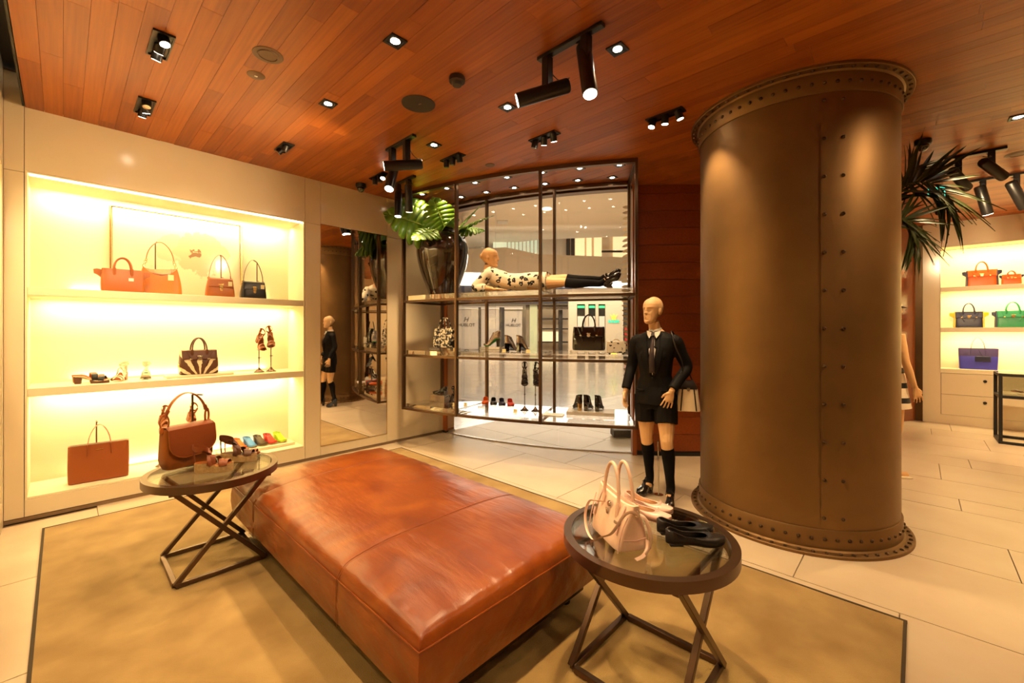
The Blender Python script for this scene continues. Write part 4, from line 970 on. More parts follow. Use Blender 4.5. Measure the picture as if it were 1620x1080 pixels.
# ---- shoes: local toe towards -Y
WT = [(0, .0), (.02, .013), (.08, .025), (.2, .029), (.42, .026), (.62, .037), (.74, .041), (.86, .037), (.95, .024), (.985, .013), (1, .0)]
def lerp_t(tab, t):
    for (a, va), (b, vb) in zip(tab, tab[1:]):
        if t <= b: return va + (vb - va) * (t - a) / (b - a)
    return tab[-1][1]
def z_sole(t, hh, p):
    if t < .24: return hh
    if t > .68: return p + .010 * ((t - .68) / .32) ** 2
    u = (t - .24) / .44; return hh + (p - hh) * (u * u * (3 - 2 * u))
def shoe(name, label, loc, rz, style='pump', heel='flat', hh=.012, p=.008, L=.235, up=None, sole=None, inn=None, heel_m=None, group=None, rot=None, bow=None, cat='shoe', strap_w=.011, W=1.0, sandal=None, collar=.05, parent_scale=1):
    t = thing(name, label, cat, loc, rz, group, rot)
    up = up or M['blackleather']; sole = sole or up; inn = inn or M['insole']; heel_m = heel_m or sole
    Y = lambda q: L / 2 - L * q
    N = 40
    def loop(f):
        out = []
        for k in range(N):
            ph = 2 * math.pi * (k + .5) / N; q = (1 - math.cos(ph)) / 2; sd = 1 if math.sin(ph) > 0 else -1
            out.append(Vector(f(q, sd)))
        return out
    wq = lambda q: max(.001, lerp_t(WT, q)) * W
    if heel == 'wedge':
        m = MB(); m.loft([loop(lambda q, s: (s * wq(q) * 1.05, Y(q), 0)), loop(lambda q, s: (s * wq(q) * 1.07, Y(q), z_sole(q, hh, p) * .5)), loop(lambda q, s: (s * wq(q) * 1.03, Y(q), z_sole(q, hh, p) - .004))]); m.build('wedge_sole', heel_m, t, smooth=50)
    m = MB(); m.loft([loop(lambda q, s: (s * wq(q) * .97, Y(q), z_sole(q, hh, p) - .006)), loop(lambda q, s: (s * wq(q), Y(q), z_sole(q, hh, p) - .002)), loop(lambda q, s: (s * wq(q) * .98, Y(q), z_sole(q, hh, p) + .002))])
    so = m.build('sole', sole, t, smooth=50)
    m = MB(); m.loft([loop(lambda q, s: (s * wq(q) * .93, Y(.02 + q * .96), z_sole(q, hh, p) + .0021)), loop(lambda q, s: (s * wq(q) * .90, Y(.02 + q * .96), z_sole(q, hh, p) + .0035))]); m.build('insole', inn, so, smooth=50)
    if heel in ('block', 'stiletto', 'flat') and hh > .01:
        w0, w1 = (.024, .020) if heel == 'block' else ((.020, .006) if heel == 'stiletto' else (.026, .026))
        d0, d1 = (.050, .036) if heel == 'block' else ((.042, .009) if heel == 'stiletto' else (.055, .055))
        rings = []
        for i in range(6):
            u = i / 5; w_, d_ = w1 + (w0 - w1) * u ** 1.6, d1 + (d0 - d1) * u ** 1.6
            rings.append([Vector((x * w_, L / 2 - .006 - (0 if y > 0 else d_) - (.006 * (1 - u)), (hh - .003) * u)) for x, y in ((-1, 1), (-1, -1), (1, -1), (1, 1))])
        MB().loft(rings).build('heel', heel_m, t, bevel=.003)
    if p > .02 and heel != 'wedge':
        m = MB(); m.loft([loop(lambda q, s: (s * wq(.5 + q * .5) * .95, Y(.5 + q * .49), 0)), loop(lambda q, s: (s * wq(.5 + q * .5), Y(.5 + q * .49), z_sole(.5 + q * .49, hh, p) - .003))]); m.build('platform', heel_m, t, smooth=50)
    if style in ('pump', 'mary'):
        ta, tb = .035, .70
        hz = lambda q: lerp_t([(0, .056), (.12, .052), (.4, .030), (.7, .031), (1, .036)], q) * (collar / .05)
        out0 = loop(lambda q, s: (s * wq(q), Y(q), z_sole(q, hh, p)))
        o1 = loop(lambda q, s: (s * wq(q) * 1.05, Y(q * .995 + .0), z_sole(q, hh, p) + .016))
        def mid(q, s): qq = ta * .4 + (.5 * (tb + 1) - ta * .4) * q if q > .5 else q * .93 + .005; return (s * (wq(q) * .55 + wq(ta + (tb - ta) * q) * .40), Y(.3 * q + .7 * (ta + (tb - ta) * q)) if q > .5 else Y(q * .85 + ta * .3), z_sole(q * .85, hh, p) + hz(q) * .93)
        o3 = loop(lambda q, s: (s * (.004 + lerp_t([(0, 0), (.03, .012), (.15, .023), (.5, .024), (.85, .024), (.97, .012), (1, 0)], q)) * W, Y(ta + (tb - ta) * q), z_sole(ta + (tb - ta) * q, hh, p) + hz(q)))
        MB().loft([out0, o1, loop(mid), o3], cap=False).build('upper', up, t, smooth=70, solid=.002)
        MB().tube(o3, .0022, 6, closed=True).build('top_binding', up, t)
        if bow: 
            zt = z_sole(.72, hh, p) + .042; m = MB()
            for s in (-1, 1): m.tube([(0, Y(.735), zt), (s * .012, Y(.725), zt + .004), (s * .018, Y(.74), zt), (s * .008, Y(.75), zt - .002), (0, Y(.735), zt)], .0018, 6)
            m.build('bow', bow, t)
    if style in ('sandal', 'mary'):
        for i, (q0, hgt, wd, lean) in enumerate(sandal or [(.78, .030, .014, 0), (.66, .040, .010, .01)]):
            zz = z_sole(q0, hh, p); ww = wq(q0) * 1.02
            pts = [(ww * math.cos(math.pi * k / 12), Y(q0) + lean * math.cos(math.pi * k / 12), zz + hgt * math.sin(math.pi * k / 12)) for k in range(13)]
            MB().tube(pts, (.0018, wd), 8, up=(0, 1, 0), flat=True).build('strap', up, t)
        za = hh + collar + .035
        if collar > .01:
            pts = [(.030 * W * math.cos(2 * math.pi * k / 20), Y(.15) + .040 * math.sin(2 * math.pi * k / 20), za + .012 * math.sin(2 * math.pi * k / 20)) for k in range(20)]
            MB().tube(pts, (.0018, strap_w * .7), 8, closed=True, flat=True).build('ankle_strap', up, t)
            m = MB(); zz = hh
            m.tube([(0, L / 2 - .003, zz), (0, L / 2 + .002, zz + (za - zz) * .5), (0, L / 2 + .001, za + .012)], (.012, .0018), 8, up=(0, 1, 0), flat=True); m.build('heel_strap', up, t)
            MB().box((.031 * W, Y(.15), za), (.004, .014, .016)).build('buckle', M['gold'], t, bevel=.001, seg=1)
            for s in (-1, 1):
                pts = smooth_path([(s * wq(.5), Y(.5), z_sole(.5, hh, p)), (s * wq(.5) * .9, Y(.44), z_sole(.5, hh, p) + .030), (0, Y(.38), (za + z_sole(.45, hh, p)) / 2 + .014), (-s * .028 * W, Y(.24), za - .008)], 4)
                MB().tube(pts, (.0018, strap_w * .62), 8, up=(s * .5, 1, 0)).build('cross_strap', up, t)
    if style == 'bootie':
        hz2 = lambda q: lerp_t([(0, .105), (.35, .105), (.5, .075), (.62, .05), (1, .035)], q)
        r0 = loop(lambda q, s: (s * wq(q), Y(q), z_sole(q, hh, p))); r1 = loop(lambda q, s: (s * wq(q) * 1.04, Y(q * .99), z_sole(q, hh, p) + .018))
        r2 = loop(lambda q, s: (s * wq(.75 * q) * .92, Y(.02 + q * .72), z_sole(q * .72, hh, p) + hz2(q) * .6)); r3 = loop(lambda q, s: (s * (.026 if .1 < q < .9 else .016) * W, Y(.02 + q * .42), hh * (1 - .3 * q) + .095))
        MB().loft([r0, r1, r2, r3], cap=False).build('upper', up, t, smooth=70, solid=.002)
        MB().tube(r3, .003, 6, closed=True).build('collar', up, t)
        if bow:
            for z_ in (.045, .065): 
                m = MB()
                for s in (-1, 1): m.tube([(0, Y(.34), hh + z_), (s * .02, Y(.30), hh + z_ + .012), (s * .034, Y(.26), hh + z_ + .004), (s * .03, Y(.24), hh + z_ - .008)], .0022, 6)
                m.build('lace', bow, t)
    return t
def shoe_stand(label, loc, h):
    t = thing('shoe_stand', label, 'shoe stand', loc)
    MB().lathe([(0, 0), (.052, 0), (.052, .005), (.034, .016), (.016, .034), (.009, .05), (0, .05)], 22).build('base', M['table_metal'], t)
    MB().cyl((0, 0, .05), (0, 0, h), .0048).build('rod', M['table_metal'], t)
    MB().lathe([(0, 0), (.009, .0), (.009, .014), (0, .014)], 12, (0, 0, h * .6)).build('collar', M['table_metal'], t)
    MB().box((.014, 0, h * .6 + .007), (.014, .005, .005)).build('thumb_screw', M['table_metal'], t, smooth=0)
    MB().box((0, 0, h - .004), (.03, .05, .005)).build('rest', M['table_metal'], t, smooth=0)
    return t
def card(label, loc, rz, s=.045, group='price cards in the glass display'):
    t = thing('price_card', label, 'price card', loc, rz, group)
    MB().prism([(-s / 2, -s * .35), (s / 2, -s * .35), (s / 2, s * .3), (-s / 2, s * .3)], 0, .003).build('foot', M['price'], t, smooth=0)
    MB().box((0, s * .1, s * .42), (s, .004, s * .8)).build('face', M['price'], t, smooth=0); return t
def riser(label, loc, rz, sx, sy, h, mt=None, name='riser', cat='riser'):
    o = BX((0, 0, h / 2), (sx, sy, h)).build(name, mt or M['acryl'], None, bevel=.002, seg=1); o.location = loc; o.rotation_euler = (0, 0, rz); tag(o, label, cat); return o

# ================================================================== WALL NICHE GOODS
S1, S2, S3 = 1.8312, 1.0312, .1802
satchel('doctor_bag', 'tan leather doctor bag with flared side wings on the top niche shelf', (.375, 5.20, S1), 0, .29, .205, .16, M['tan'], M['tan'], M['chrome'], wing=M['tan'], wing_len=.055, hh=.10, hw=.20, hide_flap=True, belts=False, tagm=M['white'], td=.42)
hb = thing('hobo_bag', 'slouchy bright tan hobo bag hung on a stand beside the doctor bag', 'hobo bag', (.655, 5.34, S1))
m = MB(); rings = []
for i in range(13):
    t_ = i / 12; W_ = .165 * (1 + .03 * math.sin(math.pi * t_)) * (1 - .22 * t_ ** 1.5); b_ = .075 * (1 - .72 * t_) + .012
    rings.append(sring(W_, b_, .27 * t_ + .0, 40, .42, dz=lambda u, t_=t_: -.085 * t_ ** 2.2 * (1 - abs(u) ** 2.2) + .0 ))
rings.append([Vector((p.x * .96, p.y * .5, p.z - .004)) for p in rings[-1]]); m.loft(rings); m.build('body', M['orange_tan'], hb)
MB().tube([(x_ / 10 * .115, -.014, .205 - .02 * (1 - (x_ / 10) ** 2)) for x_ in range(-10, 11)], (.012, .022), 8, up=(0, 0, 1), flat=True).build('inner_edge', M['brown'], hb)
for s in (-1, 1):
    for k in range(4): ring(hb, (s * (.122 - .006 * k), 0, .275 + .020 * k), .010, .0028, M['gold'], (90, 0, 45 * (k % 2)), 'chain_link')
strap_arch(hb, .105, .345, .515, 0, M['tan'], .009, th=.004)
hang_tag(hb, .075, -.05, .20, M['price'], M['brown'], .045, .055)
bag_stand('thin bronze stand holding up the hobo bag strap', (.63, 5.44, S1), 0, .515, .09, .0)
flap_bag('small tan flap bag with gilt padlock on the top niche shelf', (1.125, 5.24, S1), 0, .255, .19, .11, M['cognac'], M['tan'], M['gold'], .25, M['price'])
bag_stand('thin bronze stand behind the small tan flap bag', (1.16, 5.36, S1), 0, .44, .11, -.03)
flap_bag('small black flap bag with gilt padlock at the right end of the top niche shelf', (1.43, 5.24, S1), 0, .25, .18, .11, M['blackleather'], M['dark_brown'], M['gold'], .245, M['price'])
bag_stand('thin bronze stand behind the small black flap bag', (1.50, 5.36, S1), 0, .42, .11, -.06)
# framed print, generic pale flower study
pf = thing('framed_print', 'large framed pale flower print leaning behind the top shelf bags', 'picture', (.845, NB - .05, S1 + .005), 0, None, (R_(-2.0), 0, 0))
m = MB()
for s in (-1, 1): m.box((s * .535, 0, .42), (.014, .03, .84))
for z_ in (.007, .833): m.box((0, 0, z_), (1.056, .03, .014))
m.build('frame', M['gold'], pf, smooth=0, bevel=.002, seg=1)
def p_print(N, L, co):
    sp = N.new('ShaderNodeSeparateXYZ'); L.new(co, sp.inputs[0])
    def blob(cx, cz, rr, sc_):
        v = N.new('ShaderNodeVectorMath'); v.operation = 'SUBTRACT'; v.inputs[1].default_value = (cx, 0, cz)
        ns = N.new('ShaderNodeTexNoise'); ns.inputs['Scale'].default_value = sc_; ns.inputs['Detail'].default_value = 4; L.new(co, ns.inputs['Vector'])
        L.new(co, v.inputs[0]); ln = N.new('ShaderNodeVectorMath'); ln.operation = 'LENGTH'; L.new(v.outputs[0], ln.inputs[0])
        a = N.new('ShaderNodeMath'); a.operation = 'MULTIPLY_ADD'; a.inputs[1].default_value = .25; L.new(ns.outputs['Fac'], a.inputs[0]); L.new(ln.outputs['Value'], a.inputs[2])
        mr = N.new('ShaderNodeMapRange'); mr.inputs[1].default_value = rr + .135; mr.inputs[2].default_value = rr + .125; L.new(a.outputs[0], mr.inputs[0]); return mr.outputs[0], ns.outputs['Fac']
    f1, n1 = blob(.17, .46, .22, 9); f2, n2 = blob(-.08, .50, .13, 7); f3, n3 = blob(.12, .46, .035, 22)
    c = None; prev = None
    for f_, colr in ((f2, (.80, .60, .38)), (f1, (.78, .54, .33)), (f3, (.30, .17, .09))):
        mx = N.new('ShaderNodeMix'); mx.data_type = 'RGBA'; L.new(f_, mx.inputs[0]); mx.inputs[7].default_value = (*colr, 1)
        if prev is None: mx.inputs[6].default_value = (.88, .74, .50, 1)
        else: L.new(prev, mx.inputs[6])
        prev = mx.outputs[2]
    return prev
BX((0, .004, .42), (1.04, .008, .82)).build('print', pattern('print', p_print, .12), pf, smooth=0)
# middle shelf
def mule(label, loc, rz, upm, solem, heelm): return shoe('mule', label, loc, rz, 'sandal', 'block', .065, .022, .235, upm, solem, M['cognac'], heelm, collar=.0, sandal=[(.80, .040, .020, 0), (.58, .055, .020, .012)])
mule('tan wooden mule sandal lying at the rear left of the middle shelf', (.17, 5.33, S2), R_(80), M['tan'], M['cognac'], M['cognac'])
mule('black and cream mule sandal at the front left of the middle shelf', (.175, 5.18, S2), R_(72), M['blackleather'], M['cream'], M['dark_brown'])
shoe('ankle_sandal', 'cream and tan caged heel sandal on the middle shelf', (.36, 5.24, S2), R_(-25), 'sandal', 'block', .07, .012, .21, M['cream'], M['tan'], M['cognac'], M['tan'], collar=.045, strap_w=.014, sandal=[(.82, .030, .016, 0), (.68, .042, .012, .01), (.52, .058, .010, -.01), (.38, .07, .010, .01)])
shoe('ankle_sandal', 'cream sandal with dark ankle band seen from the toe on the middle shelf', (.545, 5.30, S2), R_(-8), 'sandal', 'block', .06, .012, .20, M['cream'], M['olive'], M['cream'], M['olive'], collar=.045, strap_w=.018, sandal=[(.82, .030, .018, 0), (.68, .042, .014, 0), (.52, .058, .014, 0)])
riser('low cream plinth under the zebra striped bag', (.955, 5.26, S2), 0, .55, .20, .022, M['niche'])
zb = satchel('zebra_bag', 'brown bag with radiating cream zebra stripes on a low plinth', (.945, 5.25, S2 + .023), 0, .315, .235, .16, M['zebra'], M['dark_brown'], M['chrome'], hh=.12, hw=.19, flap=.40, td=.5)
ring(zb, (-.165, -.04, .09), .016, .006, M['gold'], (0, 90, 0), 'charm')
for i, (x_, lb, tl) in enumerate(((1.495, 'left', 10), (1.615, 'right', -25))):
    shoe_stand(f'{lb} bronze shoe stand at the right end of the middle shelf', (x_, 5.27, S2), .25 + .03 * i)
    shoe('ankle_sandal', f'tan heeled sandal perched on the {lb} shoe stand of the middle shelf', (x_, 5.25, S2 + .285 + .03 * i), 0, 'sandal', 'block', .085, .012, .20, M['cognac'], M['tan'], M['cognac'], M['brown'], rot=(R_(38), R_(tl * .3), R_(tl)), collar=.03, sandal=[(.82, .032, .022, 0), (.66, .042, .012, .01)])
# bottom shelf
tote('tote_bag', 'plain russet leather tote on the niche floor at left', (.225, 5.23, S3), R_(-4), .385, .315, .13, M['tote_brown'], M['tote_brown'], .165, M['gold'])
bag_stand('thin bronze stand inside the russet tote handles', (.21, 5.33, S3), 0, .50, .09, .0)
for i, (x_, lb) in enumerate(((.665, 'left'), (.885, 'right'))):
    shoe_stand(f'{lb} shoe stand behind the saddle bag on the niche floor', (x_, 5.30, S3), .33)
    shoe('gladiator_sandal', f'tan strappy platform sandal on the {lb} stand behind the saddle bag', (x_, 5.27, S3 + .36), 0, 'sandal', 'block', .10, .03, .20, M['cognac'], M['tan'], M['cognac'], M['brown'], rot=(R_(40), 0, R_(10)), collar=.06, strap_w=.016, sandal=[(.80, .035, .020, 0), (.66, .05, .014, 0), (.5, .06, .012, .012)])
riser('low cream plinth carrying the row of coloured shoes', (1.48, 5.30, S3), 0, .72, .22, .030, M['niche'])
for x_, c_, nm in ((1.315, 'orange', 'orange tie-up flat at the left end of the coloured shoe row'), (1.415, 'skyblue', 'light blue tie-up flat in the coloured shoe row'), (1.517, 'olive', 'dark brown tie-up flat in the coloured shoe row'), (1.617, 'red', 'red tie-up flat in the coloured shoe row'), (1.72, 'lime', 'lime green tie-up flat at the right end of the coloured shoe row')):
    shoe('tie_up_flat', nm, (x_, 5.31, S3 + .031), R_(30), 'bootie', 'flat', .014, .010, .17, M[c_], M['insole'], M['insole'], M['insole'], bow=M[c_], W=.95, group='coloured tie-up flats on the niche floor')

# ================================================================== GOODS ON THE SIDE TABLES
TZ = .602
sb = thing('saddle_bag', 'large cognac saddle bag with rounded flap and oval strap loops on the left side table', 'shoulder bag', (.555, 3.44, TZ + .015), R_(22))
W_, H_, D_ = .30, .25, .125
m = MB(); rings = []
for i in range(15):   # rounded lower corners
    t_ = i / 14; z_ = H_ * t_; a_ = W_ / 2 * (1 - .16 * (1 - min(1, t_ / .35)) ** 2.2) * (1 - .06 * t_); b_ = D_ / 2 * (.72 + .28 * min(1, t_ / .2)) * (1 - .30 * t_)
    rings.append(sring(a_, b_, z_, 36, .40))
rings.append([Vector((p.x * .97, p.y * .6, p.z + .006)) for p in rings[-1]]); m.loft(rings); m.build('body', M['cognac'], sb)
def sfl(u, v):
    uu = u * 2 - 1; hw_ = W_ * .47 * (1 if v < .62 else math.sqrt(max(0, 1 - ((v - .62) / .38) ** 2.2 * .80)))
    if v < .2: return (uu * W_ * .455, .035 - .075 * v / .2, H_ + .010 + .004 * math.sin(v / .2 * 3.1))
    q = (v - .2) / .8; zz = H_ * (1.02 - .74 * q); return (uu * hw_, -D_ / 2 * (.74 + .30 * q) - .010 - .004 * math.sin(q * 3), zz)
fo = MB().grid(sfl, 22, 22).build('flap', M['brown'], sb, solid=.005)
ed = [Vector(sfl(0, v / 20)) for v in range(4, 21)] + [Vector(sfl(u / 20, 1)) for u in range(1, 21)] + [Vector(sfl(1, 1 - v / 20)) for v in range(1, 17)]
MB().tube([p + Vector((0, -.002, .0)) for p in ed], .003, 6).build('flap_edge', M['cognac'], fo)
for s in (-1, 1):
    ring(sb, (s * .128, 0, H_ + .045), .036, .007, M['cognac'], (90, 0, 30 * s), 'oval_loop', .62, 1.25)
    MB().tube([(s * .14, 0, H_ - .02), (s * .135, 0, H_ + .015)], (.016, .014), 10).build('loop_tab', M['tan'], sb)
strap_arch(sb, .118, H_ + .085, H_ + .215, 0, M['cognac'], .017, th=.004)
for s in (-1, 1): MB().tube([(s * .125, -.004, H_ + .075), (s * .112, -.004, H_ + .12)], (.012, .009), 8).build('strap_keeper', M['brown'], sb)
bs = bag_stand('bronze stand with square foot holding the saddle bag strap on the left side table', (.60, 3.52, TZ), R_(22), .455, .07, .02)
esp = [(.82, .030, .016, 0), (.70, .036, .014, .012), (.52, .05, .013, -.02), (.44, .055, .013, .02)]
shoe('wedge_sandal', 'tan crossed strap sandal on a raffia wedge at the front of the left table', (.655, 3.20, TZ), R_(58), 'sandal', 'wedge', .058, .040, .215, M['brown'], M['cork'], M['cognac'], M['cork'], collar=.055, strap_w=.022, sandal=esp)
shoe('wedge_sandal', 'black crossed strap sandal on a raffia wedge behind the tan one', (.825, 3.335, TZ), R_(58), 'sandal', 'wedge', .058, .040, .215, M['dark_brown'], M['cork'], M['dark_brown'], M['cork'], collar=.06, strap_w=.022, sandal=esp)
shoe('flat_sandal', 'tan flat sandal with open toe at the right rim of the left table', (.875, 3.44, TZ), R_(62), 'sandal', 'flat', .014, .012, .215, M['brown'], M['brown'], M['cognac'], M['brown'], collar=.055, strap_w=.012, sandal=[(.82, .032, .018, 0), (.62, .045, .010, .012), (.45, .055, .010, -.012)])

# pink bag
pb = thing('pink_bag', 'pale pink leather handbag with open wings and long strap on the front side table', 'handbag', (1.635, .925, TZ), R_(-122))
W_, H_, D_ = .27, .175, .155; td_ = .26
m = MB(); rings = [sring(W_ / 2 - .014, D_ / 2 - .014, 0, 44, .34), sring(W_ / 2 - .003, D_ / 2 - .003, .007, 44, .34)]
for i in range(1, 13):
    t_ = i / 12; wing = 1 + .24 * max(0, t_ - .45) ** 1.3
    rings.append([Vector((p.x, p.y * (1 if abs(p.x) < W_ * .40 else (1 - .35 * max(0, t_ - .5))), p.z + .022 * max(0, t_ - .5) * (abs(p.x) / (W_ / 2)) ** 3)) for p in sring(W_ / 2 * wing * (1 - .02 * math.sin(math.pi * t_)), prof_b(D_, td_, t_, .12), H_ * t_, 44, .36)])
rings.append([Vector((p.x * .985, p.y * .45, p.z + .001)) for p in rings[-1]]); rings.append([Vector((p.x * .96, p.y * .3, p.z - .03)) for p in rings[-1]])
m.loft(rings); m.build('body', M['pink'], pb)
for s in (-1, 1):   # gusset piping
    pts = [(s * (W_ / 2 * (1 + .24 * max(0, q / 10 - .45) ** 1.3) - .004), -prof_b(D_, td_, q / 10, .12) * .96, H_ * q / 10 + .004) for q in range(0, 9)]
    MB().tube(pts, .0022, 6).build('piping', M['pink2'], pb)
    MB().tube([(x_, -y_, z_) for x_, y_, z_ in pts], .0022, 6).build('piping', M['pink2'], pb)
    MB().tube([(s * (W_ / 2 + .001), -.05, .055), (s * (W_ / 2 + .006), 0, .050), (s * (W_ / 2 + .001), .05, .055)], .0018, 6).build('seam', M['pink2'], pb)
for k in (-1, 1):
    y_ = k * prof_b(D_, td_, .8, .12)
    h = MB().tube(arch(.062, H_ * 1.0, .145, y_ * .9, 20, .055, lean=-y_ * .2), .0072, 12).build('handle', M['pink'], pb)
    for s in (-1, 1): MB().tube([(s * .062, y_ * 1.32, H_ * .52), (s * .062, y_ * 1.18, H_ * .72), (s * .062, y_ * .98, H_ * .99)], [(.006, .003), (.011, .004), (.011, .004)], 8, up=(0, 1, 0)).build('handle_tab', M['pink'], h)
for s in (-1, 1):
    MB().tube([(s * .10, -prof_b(D_, td_, q / 8, .12) - .004, H_ * q / 8) for q in range(3, 9)], (.008, .002), 6, up=(0, -1, 0), flat=True).build('belt', M['pink2'], pb)
    MB().tube([(s * .10, -prof_b(D_, td_, .62, .12) - .006, H_ * .62), (s * .084, -prof_b(D_, td_, .62, .12) - .014, H_ * .63)], .006, 8).build('turn_stud', M['chrome'], pb)
MB().lathe([(0, .008), (.010, .008), (.014, .004), (.014, 0)], 16, M=Matrix.Translation((0, -prof_b(D_, td_, .8, .12) - .003, H_ * .84)) @ Matrix.Rotation(R_(90), 4, 'X')).build('lock', M['chrome'], pb)
MB().box((0, -prof_b(D_, td_, .7, .12) - .008, H_ * .68), (.016, .006, .026)).build('padlock', M['chrome'], pb, bevel=.003)
ring(pb, (W_ / 2 + .012, 0, H_ * .92), .013, .0025, M['chrome'], (90, 0, 20), 'strap_ring')
# the long strap loops down the front and lies on the glass
fy = -D_ / 2
pts = [(W_ / 2 + .014, -.004, H_ * .90), (W_ / 2 + .018, -.03, H_ * .98), (W_ / 2 + .012, -.06, H_ * .88), (W_ / 2 - .006, -.098, H_ * .50), (W_ / 2 - .05, -.118, .055), (.02, -.125, .012), (-.05, -.122, .022), (-.09, -.112, .075), (-.085, -.095, .13), (-.055, -.07, H_ * .80), (-.02, -.055, H_ * .86)]
MB().tube(smooth_path(pts), (.0018, .0075), 8, up=(0, 1, .2)).build('shoulder_strap', M['pink'], pb)
pts = [(W_ / 2 + .016, .004, H_ * .90), (W_ / 2 + .028, .03, H_ * .80), (W_ / 2 + .034, .05, H_ * .45), (W_ / 2 + .030, .045, .03), (W_ / 2 + .040, .02, .011)]
MB().tube(smooth_path(pts), (.0018, .0075), 8, up=(0, 1, .2)).build('strap_end', M['pink'], pb)
pts = [(W_ / 2 + .008, .05, .05), (W_ / 2 + .022, .04, .02), (W_ / 2 + .040, .01, .006), (W_ / 2 + .055, -.03, .005)]
MB().tube(smooth_path(pts), (.0075, .0018), 8, up=(0, 0, 1)).build('strap_tip', M['pink'], pb)
fg = dict(style='pump', heel='flat', hh=.014, p=.007, L=.245, collar=.043, W=.98)
shoe('ballet_flat', 'pale pink ballet flat farther from the viewer behind the pink bag', (1.995, .965, TZ), R_(4), up=M['pink2'], sole=M['pink2'], inn=M['insole'], bow=M['pink2'], group='pink ballet flats', **fg)
shoe('ballet_flat', 'pale pink ballet flat nearer the viewer beside the pink bag', (1.900, .935, TZ), R_(7), up=M['pink2'], sole=M['pink2'], inn=M['insole'], bow=M['pink2'], group='pink ballet flats', **fg)
shoe('ballet_flat', 'black leather ballet flat at the front rim of the side table', (1.80, .665, TZ), R_(44), up=M['blackleather'], inn=M['insole_dk'], bow=M['blackleather'], group='black ballet flats', **fg)
shoe('ballet_flat', 'black leather ballet flat lying behind the front black one', (1.87, .735, TZ), R_(44), up=M['blackleather'], inn=M['insole_dk'], bow=M['blackleather'], group='black ballet flats', **fg)

# ================================================================== GOODS IN THE GLASS DISPLAY
def on_arc(px, r, z): p, a = arc_at(px, r, z); return p, R_(a + 90)
p, rz = on_arc(704, 5.70, ZM); riser('clear block under the floral bag', p, rz, .36, .20, .03); 
satchel('floral_bag', 'black and white blossom print handbag on the left of the middle display shelf', p + Vector((0, 0, .031)), rz, .315, .245, .15, M['floralbag'], M['floralbag'], M['chrome'], hh=.13, hw=.20, hide_flap=True, belts=True)
p, rz = on_arc(779, 5.72, ZM); riser('clear block under the green toed sandal', p, rz, .27, .13, .055)
cl = M['silver']
shoe('heeled_sandal', 'black and silver heeled sandal with a neon green toe on a clear block', p + Vector((0, 0, .056)), rz + R_(-75), 'bootie', 'block', .10, .012, .21, cl, M['neon'], M['blackleather'], M['patent'], bow=M['patent'])
for px, nm in ((809, 'left'), (828, 'right')):
    p, rz = on_arc(px, 5.62, ZM)
    shoe('heeled_sandal', f'black block heeled silver bootie seen from behind, {nm} of the pair', p, rz + R_(180 - 20), 'bootie', 'block', .10, .014, .21, cl, M['blackleather'], M['blackleather'], M['patent'], bow=M['patent'], group='silver booties')
p, rz = on_arc(932, 5.68, ZM); riser('clear block under the black patent bag', p, rz, .40, .2, .03)
satchel('patent_bag', 'large glossy black patent handbag on the right of the middle display shelf', p + Vector((0, 0, .031)), rz, .355, .255, .17, M['patent'], M['patent'], M['chrome'], hh=.13, hw=.19, flap=.45, td=.5)
p, rz = on_arc(975, 5.80, ZM)
ct = thing('floral_clutch', 'small white box clutch with black flowers beside the patent bag', 'clutch', p, rz)
BX((0, 0, .071), (.20, .06, .125)).build('body', M['clutchfab'], ct, bevel=.008)
for s in (-1, 1): BX((s * .07, 0, .004), (.02, .05, .008)).build('foot', M['blackleather'], ct, bevel=.002)
MB().tube(arch(.03, .132, .02, 0, 8), .004, 8).build('clasp', M['gold'], ct)
for i, (px, r, z, nm) in enumerate(((719, 5.88, ZM, 'price card right of the floral bag'), (797, 5.84, ZM, 'price card in front of the sandals'), (836, 5.88, ZM, 'price card at the right end of the middle bay'), (718, 5.8, ZB, 'price card in the lower left bay'), (736, 5.72, ZB, 'price card left of the round toed flats'), (815, 5.85, ZB, 'price card beside the shoe stands'))):
    p, rz = on_arc(px, r, z); card(nm, p, rz)
p, rz = on_arc(696, 5.62, ZB); riser('mirrored block under the black loafer', p, rz, .26, .12, .085, M['silver'])
shoe('block_heel_loafer', 'black block heeled loafer on the mirrored block', p + Vector((0, 0, .086)), rz + R_(-80), 'pump', 'block', .055, .012, .22, M['patent'], M['patent'], M['insole_dk'], M['patent'], collar=.05)
p, rz = on_arc(717, 5.60, ZB); shoe('stiletto_sandal', 'black strappy stiletto beside the mirrored block', p, rz + R_(30), 'sandal', 'stiletto', .095, .01, .20, M['patent'], M['patent'], M['insole_dk'], M['patent'], collar=.05)
p, rz = on_arc(790, 5.74, ZB); riser('long clear plinth under the four coloured flats', p, rz, .46, .24, .045)
for px, c_, nm in ((768, 'orange', 'orange'), (781, 'blackleather', 'black'), (794, 'navy', 'navy'), (808, 'red', 'red')):
    p, rz = on_arc(px, 5.72, ZB + .046); shoe('ballet_flat', f'{nm} ballet flat with toe to the viewer in the row of four', p, rz + R_(28), 'pump', 'flat', .014, .008, .21, M[c_], M[c_], M['insole'], M[c_], collar=.05, group='four coloured flats in the display')
for px, nm, tl in ((830, 'left', 20), (847, 'right', 35)):
    p, rz = on_arc(px, 5.70, ZB); shoe_stand(f'{nm} shoe stand in the lower middle bay', p, .30)
    shoe('stiletto_sandal', f'black strappy heel tipped on the {nm} stand in the lower middle bay', p + Vector((0, 0, .34)), 0, 'sandal', 'stiletto', .10, .012, .21, M['patent'], M['patent'], M['insole_dk'], M['patent'], rot=(R_(35), 0, rz + R_(tl)), collar=.045, sandal=[(.80, .034, .016, 0), (.62, .045, .010, .012), (.45, .06, .010, -.012)])
